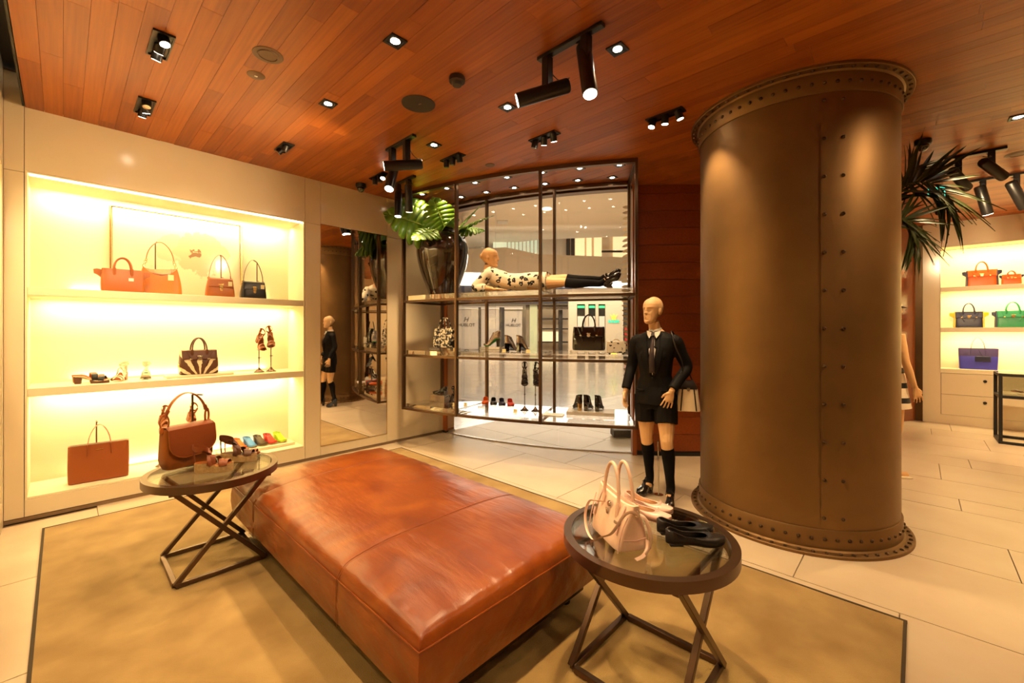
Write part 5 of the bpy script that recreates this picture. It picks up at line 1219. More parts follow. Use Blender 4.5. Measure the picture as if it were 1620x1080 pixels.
p, rz = on_arc(935, 5.66, ZB); riser('white glossy plinth under the three black booties', p, rz, .52, .26, .035, M['white'])
for px, nm in ((914, 'left'), (930.5, 'middle'), (948, 'right')):
    p, rz = on_arc(px, 5.64, ZB + .036); shoe('heeled_sandal', f'black block heeled bootie seen from behind, {nm} of three', p, rz + R_(180 + (25 if nm == 'left' else -15)), 'bootie', 'block', .085, .012, .20, M['patent'], M['patent'], M['insole_dk'], M['gold'] if nm == 'left' else M['patent'], bow=M['patent'], group='three black booties in the display')
p, rz = on_arc(876, 5.86, ZB); riser('white tray at the left of the lower right bay', p, rz, .22, .14, .012, M['white'], 'tray', 'tray')

# ================================================================== FAR NICHE GOODS
fx = RX + .17
satchel('orange_bag', 'orange handbag with dark wings on the top shelf of the far niche', (fx, -.74, 2.191), R_(-90), .34, .25, .17, M['orange'], M['orange'], M['gold'], wing=M['navy'], hh=.13, hw=.19, panel=M['navy'])
satchel('orange_bag', 'small orange handbag with dark wings beside the larger orange one', (fx - .06, -1.04, 2.191), R_(-90), .20, .15, .11, M['orange'], M['orange'], M['gold'], wing=M['navy'], wing_len=.03, hh=.05, hw=.19)
satchel('navy_bag', 'navy handbag with yellow wings on the second far shelf', (fx, -.60, 1.541), R_(-90), .33, .25, .17, M['navy'], M['navy'], M['gold'], wing=M['yellow'], wing_len=.065, hh=.13, hw=.19, panel=M['yellow'])
satchel('green_bag', 'green handbag with navy sides on the second far shelf', (fx, -1.06, 1.541), R_(-90), .36, .25, .17, M['green'], M['green'], M['gold'], wing=M['navy'], wing_len=.05, hh=.13, hw=.19, panel=M['navy'])
tote('blue_tote', 'blue tote with purple top and small pouch on the third far shelf', (fx, -.70, .881), R_(-90), .40, .33, .14, M['purple'], M['purple'], .17, low=M['blue'], pouch=M['navy'], wide=1.08)
tote('pink_tote', 'pale bag at the right border of the third far shelf', (fx, -1.38, .881), R_(-90), .34, .24, .14, M['pink'], M['pink'], .12)
# ================================================================== MANNEQUINS
def spine_loft(m, pts, ab, side=Vector((1, 0, 0)), n=22, e=.85):
    pts = [Vector(p) for p in pts]; rings = []
    for i, p in enumerate(pts):
        d = (pts[min(i + 1, len(pts) - 1)] - pts[max(i - 1, 0)]).normalized(); b = d.cross(side).normalized(); a = b.cross(d).normalized(); ra, rb = ab[i]
        ring_ = []
        for k in range(n):
            t = 2 * math.pi * k / n; c_, s_ = math.cos(t), math.sin(t)
            ring_.append(p + a * ra * math.copysign(abs(c_) ** e, c_) + b * rb * math.copysign(abs(s_) ** e, s_))
        rings.append(ring_)
    return m.loft(rings)
def limb(m, pts, rads, n=14): return m.tube(smooth_path(pts, 5), [r for r in resample(rads, 5)], n)
def resample(r, n):
    out = []
    for a, b in zip(r, r[1:]): out += [a + (b - a) * k / n for k in range(n)]
    return out + [r[-1]]
HEAD = [(-.117, .016, -.068, -.035), (-.110, .030, -.084, -.012), (-.098, .040, -.091, .004), (-.08, .048, -.090, .024), (-.06, .055, -.087, .046), (-.03, .063, -.088, .076), (0, .069, -.089, .092), (.03, .073, -.092, .100), (.06, .072, -.088, .098), (.085, .062, -.073, .084), (.105, .042, -.046, .056), (.115, .012, -.012, .02)]
def head(m, M4, bun=True):
    """skull and face as a stack of rings: height, half width, front, back"""
    vs = []; fs = []; n, mm_ = 56, 60; g = lambda v, s: math.exp(-(v / s) ** 2)
    for i in range(mm_ + 1):
        z = -.117 + .232 * i / mm_; rx = lerp_t([(r[0], r[1]) for r in HEAD], z); fr = lerp_t([(r[0], r[2]) for r in HEAD], z); bk = lerp_t([(r[0], r[3]) for r in HEAD], z)
        for k in range(n):
            t = 2 * math.pi * k / n; x = rx * math.cos(t); y = (fr + bk) / 2 + (bk - fr) / 2 * math.sin(t)
            if y < -.01:
                y -= .026 * g(x, .0085) * g(z + .024, .015) + .014 * g(x, .0075) * g(z - .002, .022)          # nose
                y += .016 * g(abs(x) - .030, .014) * g(z - .006, .013); y -= .008 * g(abs(x) - .030, .011) * g(z - .004, .007)   # sockets, lids
                y -= .004 * g(abs(x) - .028, .022) * g(z - .030, .008)                                       # brow
                y -= .009 * g(x, .017) * (g(z + .055, .0055) + g(z + .068, .006)); y += .004 * g(x, .02) * g(z + .0615, .003)   # lips
                y += .005 * g(x, .02) * g(z + .080, .007); y -= .006 * g(x, .016) * g(z + .098, .012)             # chin
            vs.append((x, y, z))
    for i in range(mm_):
        for k in range(n): l = (k + 1) % n; fs.append((i * n + k, i * n + l, (i + 1) * n + l, (i + 1) * n + k))
    fs.append(tuple(reversed(range(n)))); fs.append(tuple(mm_ * n + k for k in range(n)))
    m.add(vs, fs, M4)
    for s in (-1, 1): m.ell((s * .070, .012, -.004), (.011, .020, .031), 12, 8, M4)
    m.ell((0, .026, .030), (.0775, .084, .0965), 24, 16, M4)       # sculpted hair cap
    if bun: m.ell((0, .108, .028), (.034, .030, .034), 14, 10, M4)
def hand(m, wrist, f, nrm, thumb, curl=.35):
    f = Vector(f).normalized(); nrm = Vector(nrm); nrm = (nrm - f * nrm.dot(f)).normalized(); s = f.cross(nrm).normalized(); w = Vector(wrist)
    ring_ = []
    for u, hw, th in ((-.02, .024, .020), (.0, .025, .018), (.03, .034, .015), (.06, .040, .014), (.085, .040, .012)):
        ring_.append([w + f * u + s * hw * math.cos(2 * math.pi * k / 12) + nrm * th * math.sin(2 * math.pi * k / 12) for k in range(12)])
    m.loft(ring_)
    for i, L_ in enumerate((.066, .076, .072, .056)):
        o = (i - 1.5) * .0235 * thumb * -1; b = w + f * .078 + s * o; dirv = (f + s * o * 4.0).normalized(); pts = [b]; a = curl * .5
        for seg, fr in enumerate((.45, .32, .23)):
            dv = dirv * math.cos(a) + nrm * math.sin(a); pts.append(pts[-1] + dv * L_ * fr); a += curl
        m.tube(pts, [.0080, .0077, .0070, .0056], 8)
    b = w + f * .022 + s * .030 * thumb; d1_ = (f * .72 + s * .62 * thumb + nrm * .30).normalized(); d2_ = (f * .9 + s * .2 * thumb + nrm * .35).normalized()
    m.tube([b - d1_ * .015, b + d1_ * .030, b + d1_ * .030 + d2_ * .03], [.013, .0100, .0075], 8)
def worn_shoe(par, heel, toe_dir, hh, L_, mt, up=Vector((0, 0, 1))):
    """court shoe on a foot: heel = floor point under the heel, toe_dir = direction of the toe, up = sole normal"""
    f = Vector(toe_dir).normalized(); up = (Vector(up) - f * Vector(up).dot(f)).normalized(); s = f.cross(up).normalized(); h0 = Vector(heel); N = 28
    def P(x, q, z): return h0 + s * x + f * (q * L_ - .02) + up * z
    def loop(fn): 
        o = []
        for k in range(N):
            ph = 2 * math.pi * (k + .5) / N; q = (1 - math.cos(ph)) / 2; o.append(fn(q, 1 if math.sin(ph) > 0 else -1))
        return o
    wq = lambda q: max(.001, lerp_t(WT, q)); zs = lambda q: z_sole(q, hh, .012)
    m = MB(); m.loft([loop(lambda q, d: P(d * wq(q), q, zs(q) - .006)), loop(lambda q, d: P(d * wq(q) * 1.05, q, zs(q) + .012)), loop(lambda q, d: P(d * wq(q) * .98, q * .985, zs(q) + .032 + .018 * (1 - q))), loop(lambda q, d: P(d * wq(q * .8) * .80, .02 + q * .84, zs(q * .84) + .052 + .018 * (1 - q)))])
    sh_ = m.build('shoe', mt, par, smooth=70)
    rings = []
    for i in range(5):
        u = i / 4; w_ = .019 + .006 * u; d_ = .034 + .020 * u
        rings.append([P(x * w_, 0, 0) + up * (hh * u - .002 * u) + f * (.016 + (d_ if y > 0 else -.012 * u)) for x, y in ((-1, -1), (1, -1), (1, 1), (-1, 1))])
    MB().loft(rings).build('heel', mt, sh_, bevel=.003)
    pts = [P(.031 * math.cos(math.pi * k / 10) * 1.05, .42, zs(.42) + .02 + .062 * math.sin(math.pi * k / 10)) for k in range(11)]
    MB().tube(pts, (.002, .007), 6, up=f, flat=True).build('strap', mt, sh_)
    MB().box(P(.030, .42, zs(.42) + .055)[:], (.012, .012, .012)).build('buckle', M['silver'], sh_, bevel=.002, seg=1)

# ---- standing figure
man = thing('mannequin', 'standing pale mannequin in black jacket, shorts and knee socks beside the glass display', 'mannequin', (3.64, 1.69, 0), R_(-78))
VX = .004
m = MB()
spine_loft(m, [(0, .0, .84), (0, .005, .92), (0, .008, 1.0), (0, .0, 1.10), (0, -.006, 1.22), (0, .0, 1.33), (0, .010, 1.41), (0, .012, 1.455), (-.006, .004, 1.50), (-.014, -.012, 1.57)],
           [(.10, .07), (.155, .10), (.148, .098), (.112, .08), (.128, .092), (.148, .095), (.150, .072), (.095, .06), (.050, .050), (.046, .048)])
head(m, Matrix.Translation((-.02, -.035, 1.662)) @ Matrix.Rotation(R_(-22), 4, 'Z'))
arms = {-1: [(-.160, .010, 1.410), (-.222, .040, 1.17), (-.250, -.060, .955)], 1: [(.160, .010, 1.410), (.250, .060, 1.165), (.165, -.125, .985)]}
for s in (-1, 1):
    A, E_, W3 = [Vector(q) for q in arms[s]]
    limb(m, [A, A.lerp(E_, .5), E_, E_.lerp(W3, .4), W3], [.046, .041, .034, .034, .023])
    fdir = Vector((.02 * s, -.22, -1)) if s < 0 else Vector((-.30, -.12, -1))
    hand(m, W3 + fdir.normalized() * .022, fdir, Vector((-s, -.15, 0)) if s < 0 else Vector((-.4, .9, 0)), 1 if s < 0 else -1, .28)
legs = {-1: [(-.088, .0, .88), (-.075, -.012, .52), (-.065, .065, .155)], 1: [(.088, -.005, .88), (.118, -.105, .52), (.150, -.110, .15)]}
for s in (-1, 1):
    H3, K3, A3 = [Vector(q) for q in legs[s]]
    limb(m, [H3 + Vector((0, 0, .03)), H3.lerp(K3, .35), H3.lerp(K3, .8), K3, K3.lerp(A3, .32) + Vector((0, .015, 0)), K3.lerp(A3, .75), A3, A3 + Vector((0, -.05, -.07))], [.088, .082, .060, .052, .050, .034, .031, .028])
m.build('body', M['skin'], man, remesh=VX, relax=2)
# jacket with sleeves, lapels and hem
m = MB()
spine_loft(m, [(0, -.004, .835), (0, 0, .92), (0, .004, 1.0), (0, -.004, 1.09), (0, -.010, 1.22), (0, -.003, 1.33), (0, .008, 1.415), (0, .012, 1.462), (0, .012, 1.482)],
           [(.178, .128), (.178, .125), (.160, .115), (.135, .105), (.150, .118), (.172, .118), (.178, .095), (.120, .076), (.068, .066)])
for s in (-1, 1):
    A, E_, W3 = [Vector(q) for q in arms[s]]
    limb(m, [A + Vector((-s * .06, 0, -.01)), A + Vector((s * .006, 0, -.022)), A.lerp(E_, .5), E_, E_.lerp(W3, .5), W3 + (E_ - W3) * .02], [.056, .062, .055, .050, .045, .041])
    m.ell((s * .060, -.088, 1.27), (.058, .040, .060), 14, 9)
jk = m.build('jacket', M['suit'], man, remesh=.0065, relax=3)
fyj = lambda z: -lerp_t([(.835, .132), (.92, .125), (1.0, .111), (1.09, .109), (1.22, .132), (1.30, .130), (1.36, .110), (1.415, .087), (1.48, .058)], z)
def vpanel(poly, off, mt, name, par): # small cloth panel that follows the chest
    q = [Vector((x, fyj(z) - off + abs(x) * .30, z)) for x, z in poly]; n = len(q)
    return link_mesh(name, q + [p + Vector((0, .010, 0)) for p in q], [tuple(range(n)), tuple(reversed(range(n, 2 * n)))] + [(k, n + k, n + (k + 1) % n, (k + 1) % n) for k in range(n)], mt, par, 0)
sh_ = MB().grid(lambda u, v: ((u - .5) * .085 * v ** .8 + .0, fyj(1.10 + .36 * v) - .004 + abs((u - .5) * .085 * v) * .25, 1.10 + .36 * v), 8, 14).build('shirt', M['shirt'], man, solid=.004)
for s in (-1, 1):
    MB().grid(lambda u, v, s=s: (s * (.006 + .056 * v ** .9 + u * (.010 + .040 * math.sin(min(1, v * 1.15) * math.pi) ** .8)), fyj(1.09 + .375 * v) - .010 + (.03 * u + .006) * v, 1.09 + .375 * v), 4, 16).build('lapel', M['suit'], man, solid=.006)
    vpanel([(s * .004, 1.470), (s * .060, 1.487), (s * .052, 1.452), (s * .030, 1.420)], .030, M['shirt'], 'collar_leaf', man)
MB().tube(smooth_path([(-.006, -.055, 1.476), (.034, -.036, 1.486), (.048, .008, 1.494), (.030, .052, 1.498), (-.036, .052, 1.498), (-.056, .008, 1.494), (-.042, -.036, 1.486)], 4), (.004, .017), 8, closed=True, flat=True).build('shirt_collar', M['shirt'], man)
vpanel([(-.012, 1.475), (.012, 1.475), (.015, 1.445), (-.015, 1.445)], .040, M['tie'], 'tie_knot', man)
MB().grid(lambda u, v: ((u - .5) * (.022 + .024 * min(1, (1 - v) * 1.6)), fyj(1.12 + .335 * v) - .0135, 1.12 + .335 * v), 2, 16).build('tie', M['tie'], man, solid=.004)
MB().lathe([(0, .006), (.008, .005), (.009, 0)], 12, M=Matrix.Translation((0, fyj(1.085) - .012, 1.075)) @ Matrix.Rotation(R_(90), 4, 'X')).build('button', M['black'], man)
for s in (-1, 1): MB().box((s * .105, -.112, .965), (.075, .012, .016), s * R_(25)).build('pocket_flap', M['suit'], man, bevel=.003)
m = MB()
spine_loft(m, [(0, 0, .80), (0, .004, .90), (0, .006, .98)], [(.165, .112), (.170, .112), (.150, .105)])
for s in (-1, 1):
    H3, K3, A3 = [Vector(q) for q in legs[s]]
    limb(m, [H3 + Vector((0, 0, .04)), H3.lerp(K3, .25), H3.lerp(K3, .56)], [.098, .100, .096])
m.build('shorts', M['suit'], man, remesh=.0065, relax=2)
for s in (-1, 1):
    H3, K3, A3 = [Vector(q) for q in legs[s]]
    m = MB(); limb(m, [K3.lerp(A3, .10), K3.lerp(A3, .32) + Vector((0, .015, 0)), K3.lerp(A3, .75), A3, A3 + Vector((0, -.035, -.055))], [.0545, .0545, .0385, .0355, .036]); m.build('knee_sock', M['sock'], man, smooth=80)
worn_shoe(man, (-.067, .100, 0), (-.35, -1, 0), .085, .225, M['patent'])
worn_shoe(man, (.150, -.080, 0), (.10, -1, 0), .085, .225, M['patent'])
MB().cyl((.01, .08, .0), (.01, .05, .50), .006).build('support_rod', M['chrome'], man)
MB().lathe([(0, 0), (.04, 0), (.04, .004), (0, .004)], 20, (.01, .08, 0)).build('rod_foot', M['chrome'], man)
# bag on its shoulder
mb_ = thing('shoulder_bag', 'cream and black boxy shoulder bag hanging at the mannequin hip', 'shoulder bag', man.matrix_basis @ Vector((.258, .040, .795)), R_(-58))
m = MB(); m.loft([sring(.095 - .022 * q, .055 - .012 * q, .19 * q, 24, .22) for q in (0, .1, .5, 1)]); m.build('body', M['cream'], mb_)
m = MB(); m.loft([sring(.0745, .045, .188, 24, .22), sring(.074, .044, .215, 24, .22), sring(.050, .018, .262, 24, .3)]); m.build('top_flap', M['blackleather'], mb_)
for s in (-.058, .058): MB().bar((s * 1.1, -.0565, .004), (s * .8, -.046, .19), .010, .004, (0, 1, 0)).build('stripe', M['blackleather'], mb_, smooth=0)
for s in (-1, 1): MB().bar((s * .0955, 0, .006), (s * .0745, 0, .19), .084, .003, (s, 0, .1)).build('side_panel', M['white'], mb_, smooth=0)
lock(mb_, -.046, .185, M['chrome'], .012)
sp0 = mb_.matrix_basis.inverted(); MBa = man.matrix_basis
pts = [Vector((-.045, 0, .25))] + [sp0 @ (MBa @ Vector(q)) for q in ((.235, -.045, 1.20), (.190, -.075, 1.33), (.150, -.050, 1.452), (.135, .02, 1.482), (.165, .095, 1.40), (.23, .10, 1.2))] + [Vector((.045, 0, .25))]
MB().tube(smooth_path(pts), (.006, .0025), 6).build('strap', M['blackleather'], mb_)

# ---- reclining figure on the top shelf
p, a_ = arc_at(862, 5.65, ZT)
rec = thing('mannequin', 'reclining pale mannequin in a floral dress and black knee socks on the top display shelf', 'mannequin', p, R_(a_ + 90))
SY = Vector((0, -1, 0))
m = MB()
spine_loft(m, [(-.10, 0, .105), (-.20, 0, .115), (-.30, 0, .112), (-.42, 0, .125), (-.54, 0, .165), (-.63, 0, .21), (-.685, 0, .25), (-.705, 0, .29), (-.70, 0, .345)],
           [(.13, .075), (.155, .095), (.145, .088), (.115, .078), (.13, .09), (.145, .085), (.10, .065), (.052, .05), (.045, .046)], SY)
head(m, Matrix.Translation((-.672, 0, .428)) @ Matrix.Rotation(R_(90), 4, 'Z'))
rarm = {-1: [(-.655, -.150, .215), (-.775, -.215, .060), (-.56, -.205, .038)], 1: [(-.655, .150, .215), (-.775, .205, .060), (-.58, .200, .038)]}
for s in (-1, 1):
    A, E_, W3 = [Vector(q) for q in rarm[s]]
    limb(m, [A, A.lerp(E_, .5), E_, E_.lerp(W3, .5), W3], [.045, .040, .035, .032, .022])
    hand(m, W3 + Vector((.02, 0, -.008)), (1, .05 * s, -.05), (0, 0, -1), -s, .06)
rleg = {-1: [(-.17, -.080, .095), (.235, -.075, .095), (.635, -.065, .070)], 1: [(-.17, .080, .105), (.225, .060, .150), (.625, .040, .125)]}
for s in (-1, 1):
    H3, K3, A3 = [Vector(q) for q in rleg[s]]
    limb(m, [H3, H3.lerp(K3, .4), H3.lerp(K3, .82), K3, K3.lerp(A3, .32) + Vector((0, 0, -.008)), K3.lerp(A3, .75), A3, A3 + Vector((.06, 0, .035))], [.088, .080, .060, .053, .050, .034, .031, .028])
m.build('body', M['skin2'], rec, remesh=VX, relax=2)
m = MB()
spine_loft(m, [(.05, 0, .118), (-.06, 0, .118), (-.18, 0, .120), (-.30, 0, .118), (-.42, 0, .132), (-.54, 0, .170), (-.63, 0, .212), (-.685, 0, .255), (-.712, 0, .285)],
           [(.185, .112), (.182, .112), (.180, .112), (.165, .104), (.140, .096), (.150, .104), (.165, .098), (.12, .08), (.070, .062)], SY)
for s in (-1, 1):
    A, E_, W3 = [Vector(q) for q in rarm[s]]
    limb(m, [A + Vector((.0, -s * .03, .0)), A, A.lerp(E_, .5), E_, E_.lerp(W3, .6)], [.058, .062, .056, .052, .048])
m.build('dress', M['dress'], rec, remesh=.007, relax=3)
for s in (-1, 1):
    H3, K3, A3 = [Vector(q) for q in rleg[s]]
    m = MB(); limb(m, [K3.lerp(A3, .06), K3.lerp(A3, .32) + Vector((0, 0, -.008)), K3.lerp(A3, .75), A3, A3 + Vector((.055, 0, .03))], [.057, .0545, .0385, .0355, .034]); m.build('knee_sock', M['sock'], rec, smooth=80)
    fdir = Vector((.60, 0, .80)); upv = Vector((-.80, 0, .60))
    worn_shoe(rec, A3 + Vector((.075, 0, -.035)) + upv * -.055, fdir, .07, .215, M['patent'], upv)

# ---- third figure, mostly behind the pillar
p3_ = atD(1404, CY, 4.45)
m3 = thing('mannequin', 'mannequin in cap and black and cream striped dress peeking out behind the pillar', 'mannequin', (p3_.x, p3_.y, 0), R_(36))
m = MB()
spine_loft(m, [(0, .0, .88), (0, .005, .97), (0, .008, 1.05), (0, .0, 1.15), (0, -.006, 1.27), (0, .0, 1.38), (0, .010, 1.46), (0, .012, 1.50), (0, .004, 1.55), (0, -.012, 1.62)],
           [(.10, .07), (.155, .10), (.148, .098), (.112, .08), (.128, .092), (.148, .095), (.150, .072), (.095, .06), (.050, .050), (.046, .048)])
head(m, Matrix.Translation((0, -.035, 1.705)), True)
for s, pts in ((-1, [(-.16, .0, 1.45), (-.19, -.035, 1.18), (-.19, -.115, .93)]), (1, [(.16, .0, 1.45), (.20, .02, 1.18), (.21, -.02, .92)])):
    limb(m, [Vector(pts[0]), Vector(pts[0]).lerp(Vector(pts[1]), .5), pts[1], Vector(pts[1]).lerp(Vector(pts[2]), .4), pts[2]], [.046, .041, .034, .034, .023]); hand(m, Vector(pts[2]) + Vector((0, -.01, -.02)), (0, -.25, -1), (-s, 0, 0), 1 if s < 0 else -1, .2)
for s in (-1, 1): limb(m, [(s * .088, 0, .95), (s * .09, -.01, .72), (s * .092, -.02, .53), (s * .094, .01, .36), (s * .095, .03, .12), (s * .095, -.03, .03), (s * .095, -.12, .025)], [.088, .075, .053, .05, .033, .036, .026])
m.build('body', M['skin2'], m3, remesh=.007, relax=2)
def p_band(N, L, co):
    sp = N.new('ShaderNodeSeparateXYZ'); L.new(co, sp.inputs[0]); ml = N.new('ShaderNodeMath'); ml.operation = 'MULTIPLY'; ml.inputs[1].default_value = 42; L.new(sp.outputs['Z'], ml.inputs[0])
    sn_ = N.new('ShaderNodeMath'); sn_.operation = 'SINE'; L.new(ml.outputs[0], sn_.inputs[0]); return ramp(N, L, sn_.outputs[0], [(0, (.85, .7, .5)), (.42, (.85, .7, .5)), (.46, (.012, .01, .01)), (1, (.012, .01, .01))])
m = MB(); spine_loft(m, [(0, -.01, .70), (0, 0, .85), (0, .004, 1.0), (0, -.004, 1.14), (0, -.014, 1.27), (0, -.003, 1.38), (0, .008, 1.455)], [(.20, .155), (.185, .135), (.170, .122), (.130, .100), (.145, .118), (.160, .112), (.120, .085)]); m.build('dress', pattern('bands', p_band, .7), m3)
m = MB(); m.lathe([(0, .10), (.04, .098), (.075, .075), (.092, .03), (.095, -.005), (.090, -.006), (.0, .05)], 28, (0, -.02, 1.745)); cp = m.build('cap', M['cream'], m3)
m = MB(); m.add(*(lambda g: (g.v, g.f))(MB().grid(lambda u, v: (.082 * math.sin((u - .5) * 2.4), -.02 - .085 * math.cos((u - .5) * 2.4) - .075 * v * math.cos((u - .5) * 2.4), 1.742 - .018 * v), 14, 4))); m.build('brim', M['blackleather'], cp, solid=.004)
MB().box((0, .03, .009), (.34, .30, .016)).build('base_plate', M['cream'], m3, bevel=.004)

# ================================================================== VASE AND MONSTERA
vp, va = arc_at(700, 5.655, ZT)
vs_ = thing('vase', 'big bulging glossy dark brown glazed vase on the top display shelf', 'vase', vp)
prof = [(0, .0), (.165, .0), (.172, .01), (.195, .08), (.250, .22), (.300, .37), (.328, .51), (.334, .60), (.320, .69), (.272, .765), (.19, .815), (.155, .830), (.150, .845), (.165, .862), (.172, .872), (.160, .880), (.145, .872), (.138, .84), (.14, .80)]
def sp_prof(pr, n=4): return [(q.x, q.y) for q in smooth_path([(a, b, 0) for a, b in pr], n)]
MB().lathe(sp_prof(prof), 64).build('body', M['vase'], vs_, smooth=70)
for k in range(4):
    t = R_(90 * k + 30); MB().tube([(.29 * math.cos(t) + .0, .29 * math.sin(t), .735), (.315 * math.cos(t), .315 * math.sin(t), .765), (.27 * math.cos(t), .27 * math.sin(t), .785)], .012, 8).build('lug', M['vase'], vs_)
mon = thing('monstera', 'bunch of bright green split monstera leaves in the dark vase', 'plant', vp + Vector((0, 0, .80)))
mo = mon.location.copy()
def mleaf(base, tip, width, nrm, bend=.10, seed=1):
    rnd = random.Random(seed); base = Vector(base) - mo; tip = Vector(tip) - mo; L_ = (tip - base).length; y = (tip - base).normalized(); nrm = Vector(nrm); nrm = (nrm - y * nrm.dot(y)).normalized(); x = y.cross(nrm).normalized()
    def P(u, v): # u across in metres, v along 0..1
        k = abs(u) / (width / 2); return base + y * (v * L_) + x * u + nrm * (-.16 * width * k * k - bend * L_ * (v - .35) ** 2 + .04 * width * k)
    wv = lambda v: width / 2 * (lerp_t([(-.22, .45), (-.1, .82), (.1, 1.0), (.35, .97), (.6, .78), (.8, .5), (.93, .25), (1.0, .0)], v))
    m = MB(); NL = 8
    for s in (-1, 1):
        for k in range(NL):
            v0, v1 = k / NL, (k + 1) / NL; sw = lambda v: -.24 + .40 * v
            out0, out1 = v0 + sw(v0), min(1, v1 + sw(v1))
            notch = .42 + .14 * rnd.random(); vs = []; fs = []; NS = 6
            for i in range(NS + 1):
                q = i / NS; w_ = q
                va_, vb_ = v0 + (out0 - v0) * q, v1 + (out1 - v1) * q
                if q > notch: g = (.10 + .9 * ((q - notch) / (1 - notch)) ** 2) * .34 * (v1 - v0); va_ += g * .5; vb_ -= g * .5
                for j in range(3):
                    vv = va_ + (vb_ - va_) * j / 2; ww = wv(max(-.22, min(1, vv))) * q * (1 - .05 * (j == 1) * 0 - .10 * (j != 1) * q)
                    vs.append(P(s * ww, vv))
            for i in range(NS):
                for j in range(2):
                    f_ = (i * 3 + j, i * 3 + j + 1, (i + 1) * 3 + j + 1, (i + 1) * 3 + j); fs.append(f_ if s > 0 else f_[::-1])
            m.add(vs, fs)
    lf = m.build('leaf', M['leaf'], mon, smooth=70, solid=.0025)
    MB().tube([P(0, v / 10) + nrm * .002 for v in range(11)], [.006 * (1 - v / 12) for v in range(11)], 6).build('midrib', M['leaf_rib'], lf)
    a = Vector((rnd.uniform(-.05, .05), rnd.uniform(-.05, .05), 0)); MB().tube(smooth_path([a, a.lerp(base, .5) + Vector((0, 0, .06)), base, P(0, .05)]), .007, 8).build('stalk', M['leaf_rib'], lf)
C_ = -FW
mleaf(atD(686, 362, 5.36), atD(606, 334, 5.18), .62, C_ + Vector((0, 0, .35)), .15, 1)
mleaf(atD(703, 358, 5.30), atD(684, 311, 5.20), .48, C_ + Vector((0, 0, .55)), .10, 2)
mleaf(atD(692, 350, 5.42), atD(632, 313, 5.36), .50, C_ + Vector((0, 0, .6)), .10, 3)
mleaf(atD(727, 358, 5.36), atD(768, 316, 5.25), .20, C_ * .35 + Vector((0, 0, 1)) - RT * .6, .10, 4)
mleaf(atD(730, 360, 5.30), atD(782, 338, 5.20), .22, Vector((0, 0, 1)) + C_ * .2, .12, 5)
mleaf(atD(728, 362, 5.40), atD(768, 362, 5.46), .34, Vector((0, 0, 1)) + C_ * .7, .2, 6)
mleaf(atD(705, 356, 5.30), atD(722, 338, 5.05), .26, C_ + Vector((0, 0, .9)), .2, 7)
mleaf(atD(690, 362, 5.28), atD(652, 374, 5.02), .36, C_ + Vector((0, 0, .8)), .3, 8)

# ================================================================== PALM BEHIND THE PILLAR
pp_ = atD(1376, CY, 3.95)
palm = thing('palm', 'tall dark fan palm with drooping fronds showing behind the pillar', 'palm', (pp_.x, pp_.y, 0))
po = palm.location.copy()
MB().tube([(0, 0, .42), (.02, .01, 1.2), (0, .02, 2.0), (.01, .0, 2.5)], [.05, .042, .04, .05], 12).build('trunk', M['dark_brown'], palm)
pot = thing('planter', 'dark planter holding the palm behind the pillar', 'planter', (pp_.x, pp_.y, 0)); MB().lathe([(0, .0), (.17, .0), (.21, .45), (.20, .47), (.185, .46), (.18, .42), (.0, .42)], 32).build('pot', M['bronze'], pot); MB().lathe([(0, .43), (.18, .425)], 20).build('soil', M['soil'], pot)
lm = MB().grid(lambda u, v: ((u - .5) * .085 * (math.sin(math.pi * min(1, v * 1.05 + .08)) ** .6 * (1 - .55 * v)), v, .012 * abs(u - .5) * 2 - .10 * v * v), 2, 10)
leaf0 = lm.build('leaflet', M['palm'], None); leaf_me = leaf0.data; spare = [leaf0]
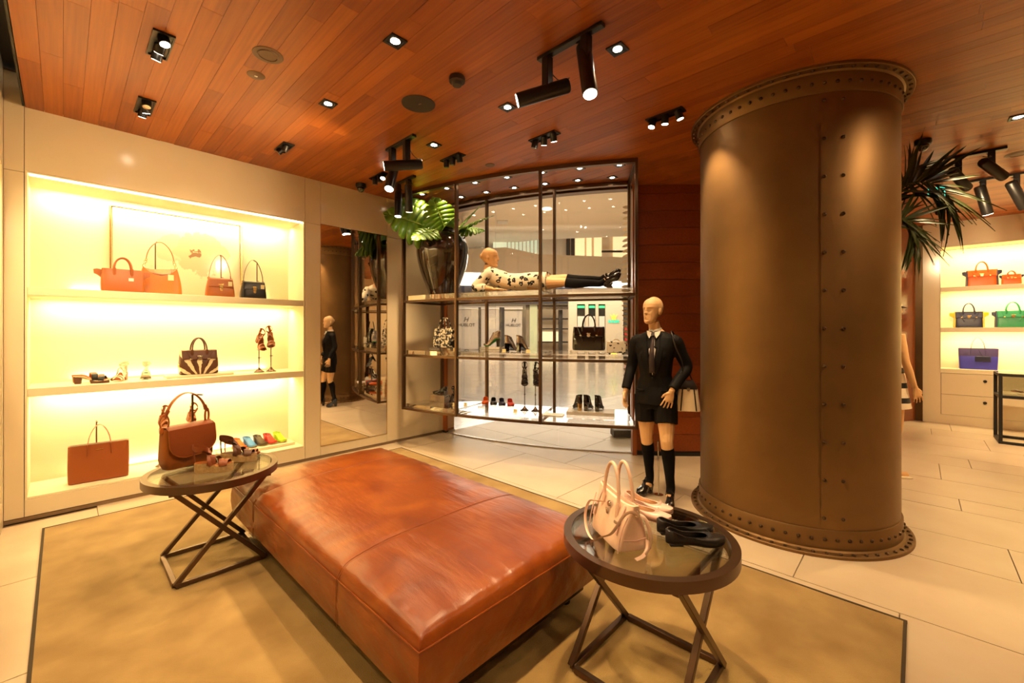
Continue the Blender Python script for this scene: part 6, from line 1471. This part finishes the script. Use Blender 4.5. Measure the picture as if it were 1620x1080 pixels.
def frond(pts, n, l0, spread, seed, tipfan=True, bias=0):
    rnd = random.Random(seed); path = smooth_path([Vector(p) - po for p in pts], 10)
    fr = MB().tube(path, [.010 * (1 - .75 * i / len(path)) for i in range(len(path))], 7).build('frond', M['palm'], palm)
    for k in range(n):
        q = .22 + .78 * (k // 2) / (n / 2 - 1); i = min(len(path) - 2, int(q * (len(path) - 1))); b = path[i]; d = (path[min(i + 1, len(path) - 1)] - path[max(i - 1, 0)]).normalized()
        s = 1 if k % 2 else -1; side = d.cross(FW).normalized() * s     # leaflets spread across the frond
        ang = R_(spread * (1 - .55 * q) + bias * s); dirv = (d * math.cos(ang) + side * math.sin(ang) + FW * rnd.uniform(-.25, .25) + Vector((0, 0, -.05))).normalized()
        L_ = l0 * (1 - .35 * abs(q - .55)) * rnd.uniform(.85, 1.1)
        o = spare.pop() if spare else bpy.data.objects.new('leaflet', leaf_me)
        if o.name not in col.objects: col.objects.link(o)
        z = (-FW + Vector((0, 0, .6)) + RT * rnd.uniform(-.5, .5)); z = (z - dirv * z.dot(dirv)).normalized(); x = dirv.cross(z)
        Mx = Matrix(((x.x * L_, dirv.x * L_, z.x * L_, b.x), (x.y * L_, dirv.y * L_, z.y * L_, b.y), (x.z * L_, dirv.z * L_, z.z * L_, b.z), (0, 0, 0, 1)))
        o.parent = fr; o.matrix_basis = Mx
D_ = 3.62
frond([atD(1400, 360, D_), atD(1420, 303, D_), atD(1452, 288, D_), atD(1482, 294, D_), atD(1505, 318, D_)], 42, .52, 60, 5, bias=-4)
frond([atD(1400, 370, D_ + .06), atD(1414, 322, D_ + .06), atD(1424, 290, D_ + .06), atD(1440, 268, D_ + .06)], 26, .36, 56, 8)
frond([atD(1398, 375, D_ - .06), atD(1420, 348, D_ - .06), atD(1440, 352, D_ - .06), atD(1452, 378, D_ - .06)], 34, .43, 62, 9)
frond([atD(1398, 375, D_ + .1), atD(1425, 345, D_ + .1), atD(1446, 356, D_ + .1), atD(1452, 385, D_ + .06)], 14, .36, 24, 10)
# ================================================================== PAPER LEAF AT THE WINDOW END
qp = arc(214.7, 5.28); pl = thing('paper_palm_leaf', 'cream cut paper palm leaf hanging at the right end of the shop window', 'decoration', (qp.x, qp.y, .75))
MB().cyl((0, 0, 0), (0, 0, ZC - .755), .004).build('stem', M['paper'], pl)
tg = arc(213.0, 5.24) - arc(214.0, 5.24); tg.normalize()
for k in range(34):
    z_ = .15 + k * .062; L_ = .12 * (1 - .3 * abs(k - 20) / 20); d = (tg * 1.0 + Vector((0, 0, .35 * math.sin(k * .19)))).normalized()
    m = MB(); up_ = Vector((0, 0, 1)); w_ = .020
    q = [Vector((0, 0, z_)) + d * (L_ * u) + up_ * (w_ * s_) for u, s_ in ((0, .2), (.35, 1), (.75, .8), (1, 0), (.75, -.8), (.35, -1), (0, -.2))]
    nrm_ = d.cross(up_).normalized() * .0015; n = len(q)
    link_mesh('leaflet', [p - nrm_ for p in q] + [p + nrm_ for p in q], [tuple(range(n)), tuple(reversed(range(n, 2 * n)))] + [(i, n + i, n + (i + 1) % n, (i + 1) % n) for i in range(n)], M['paper'], pl, 0)
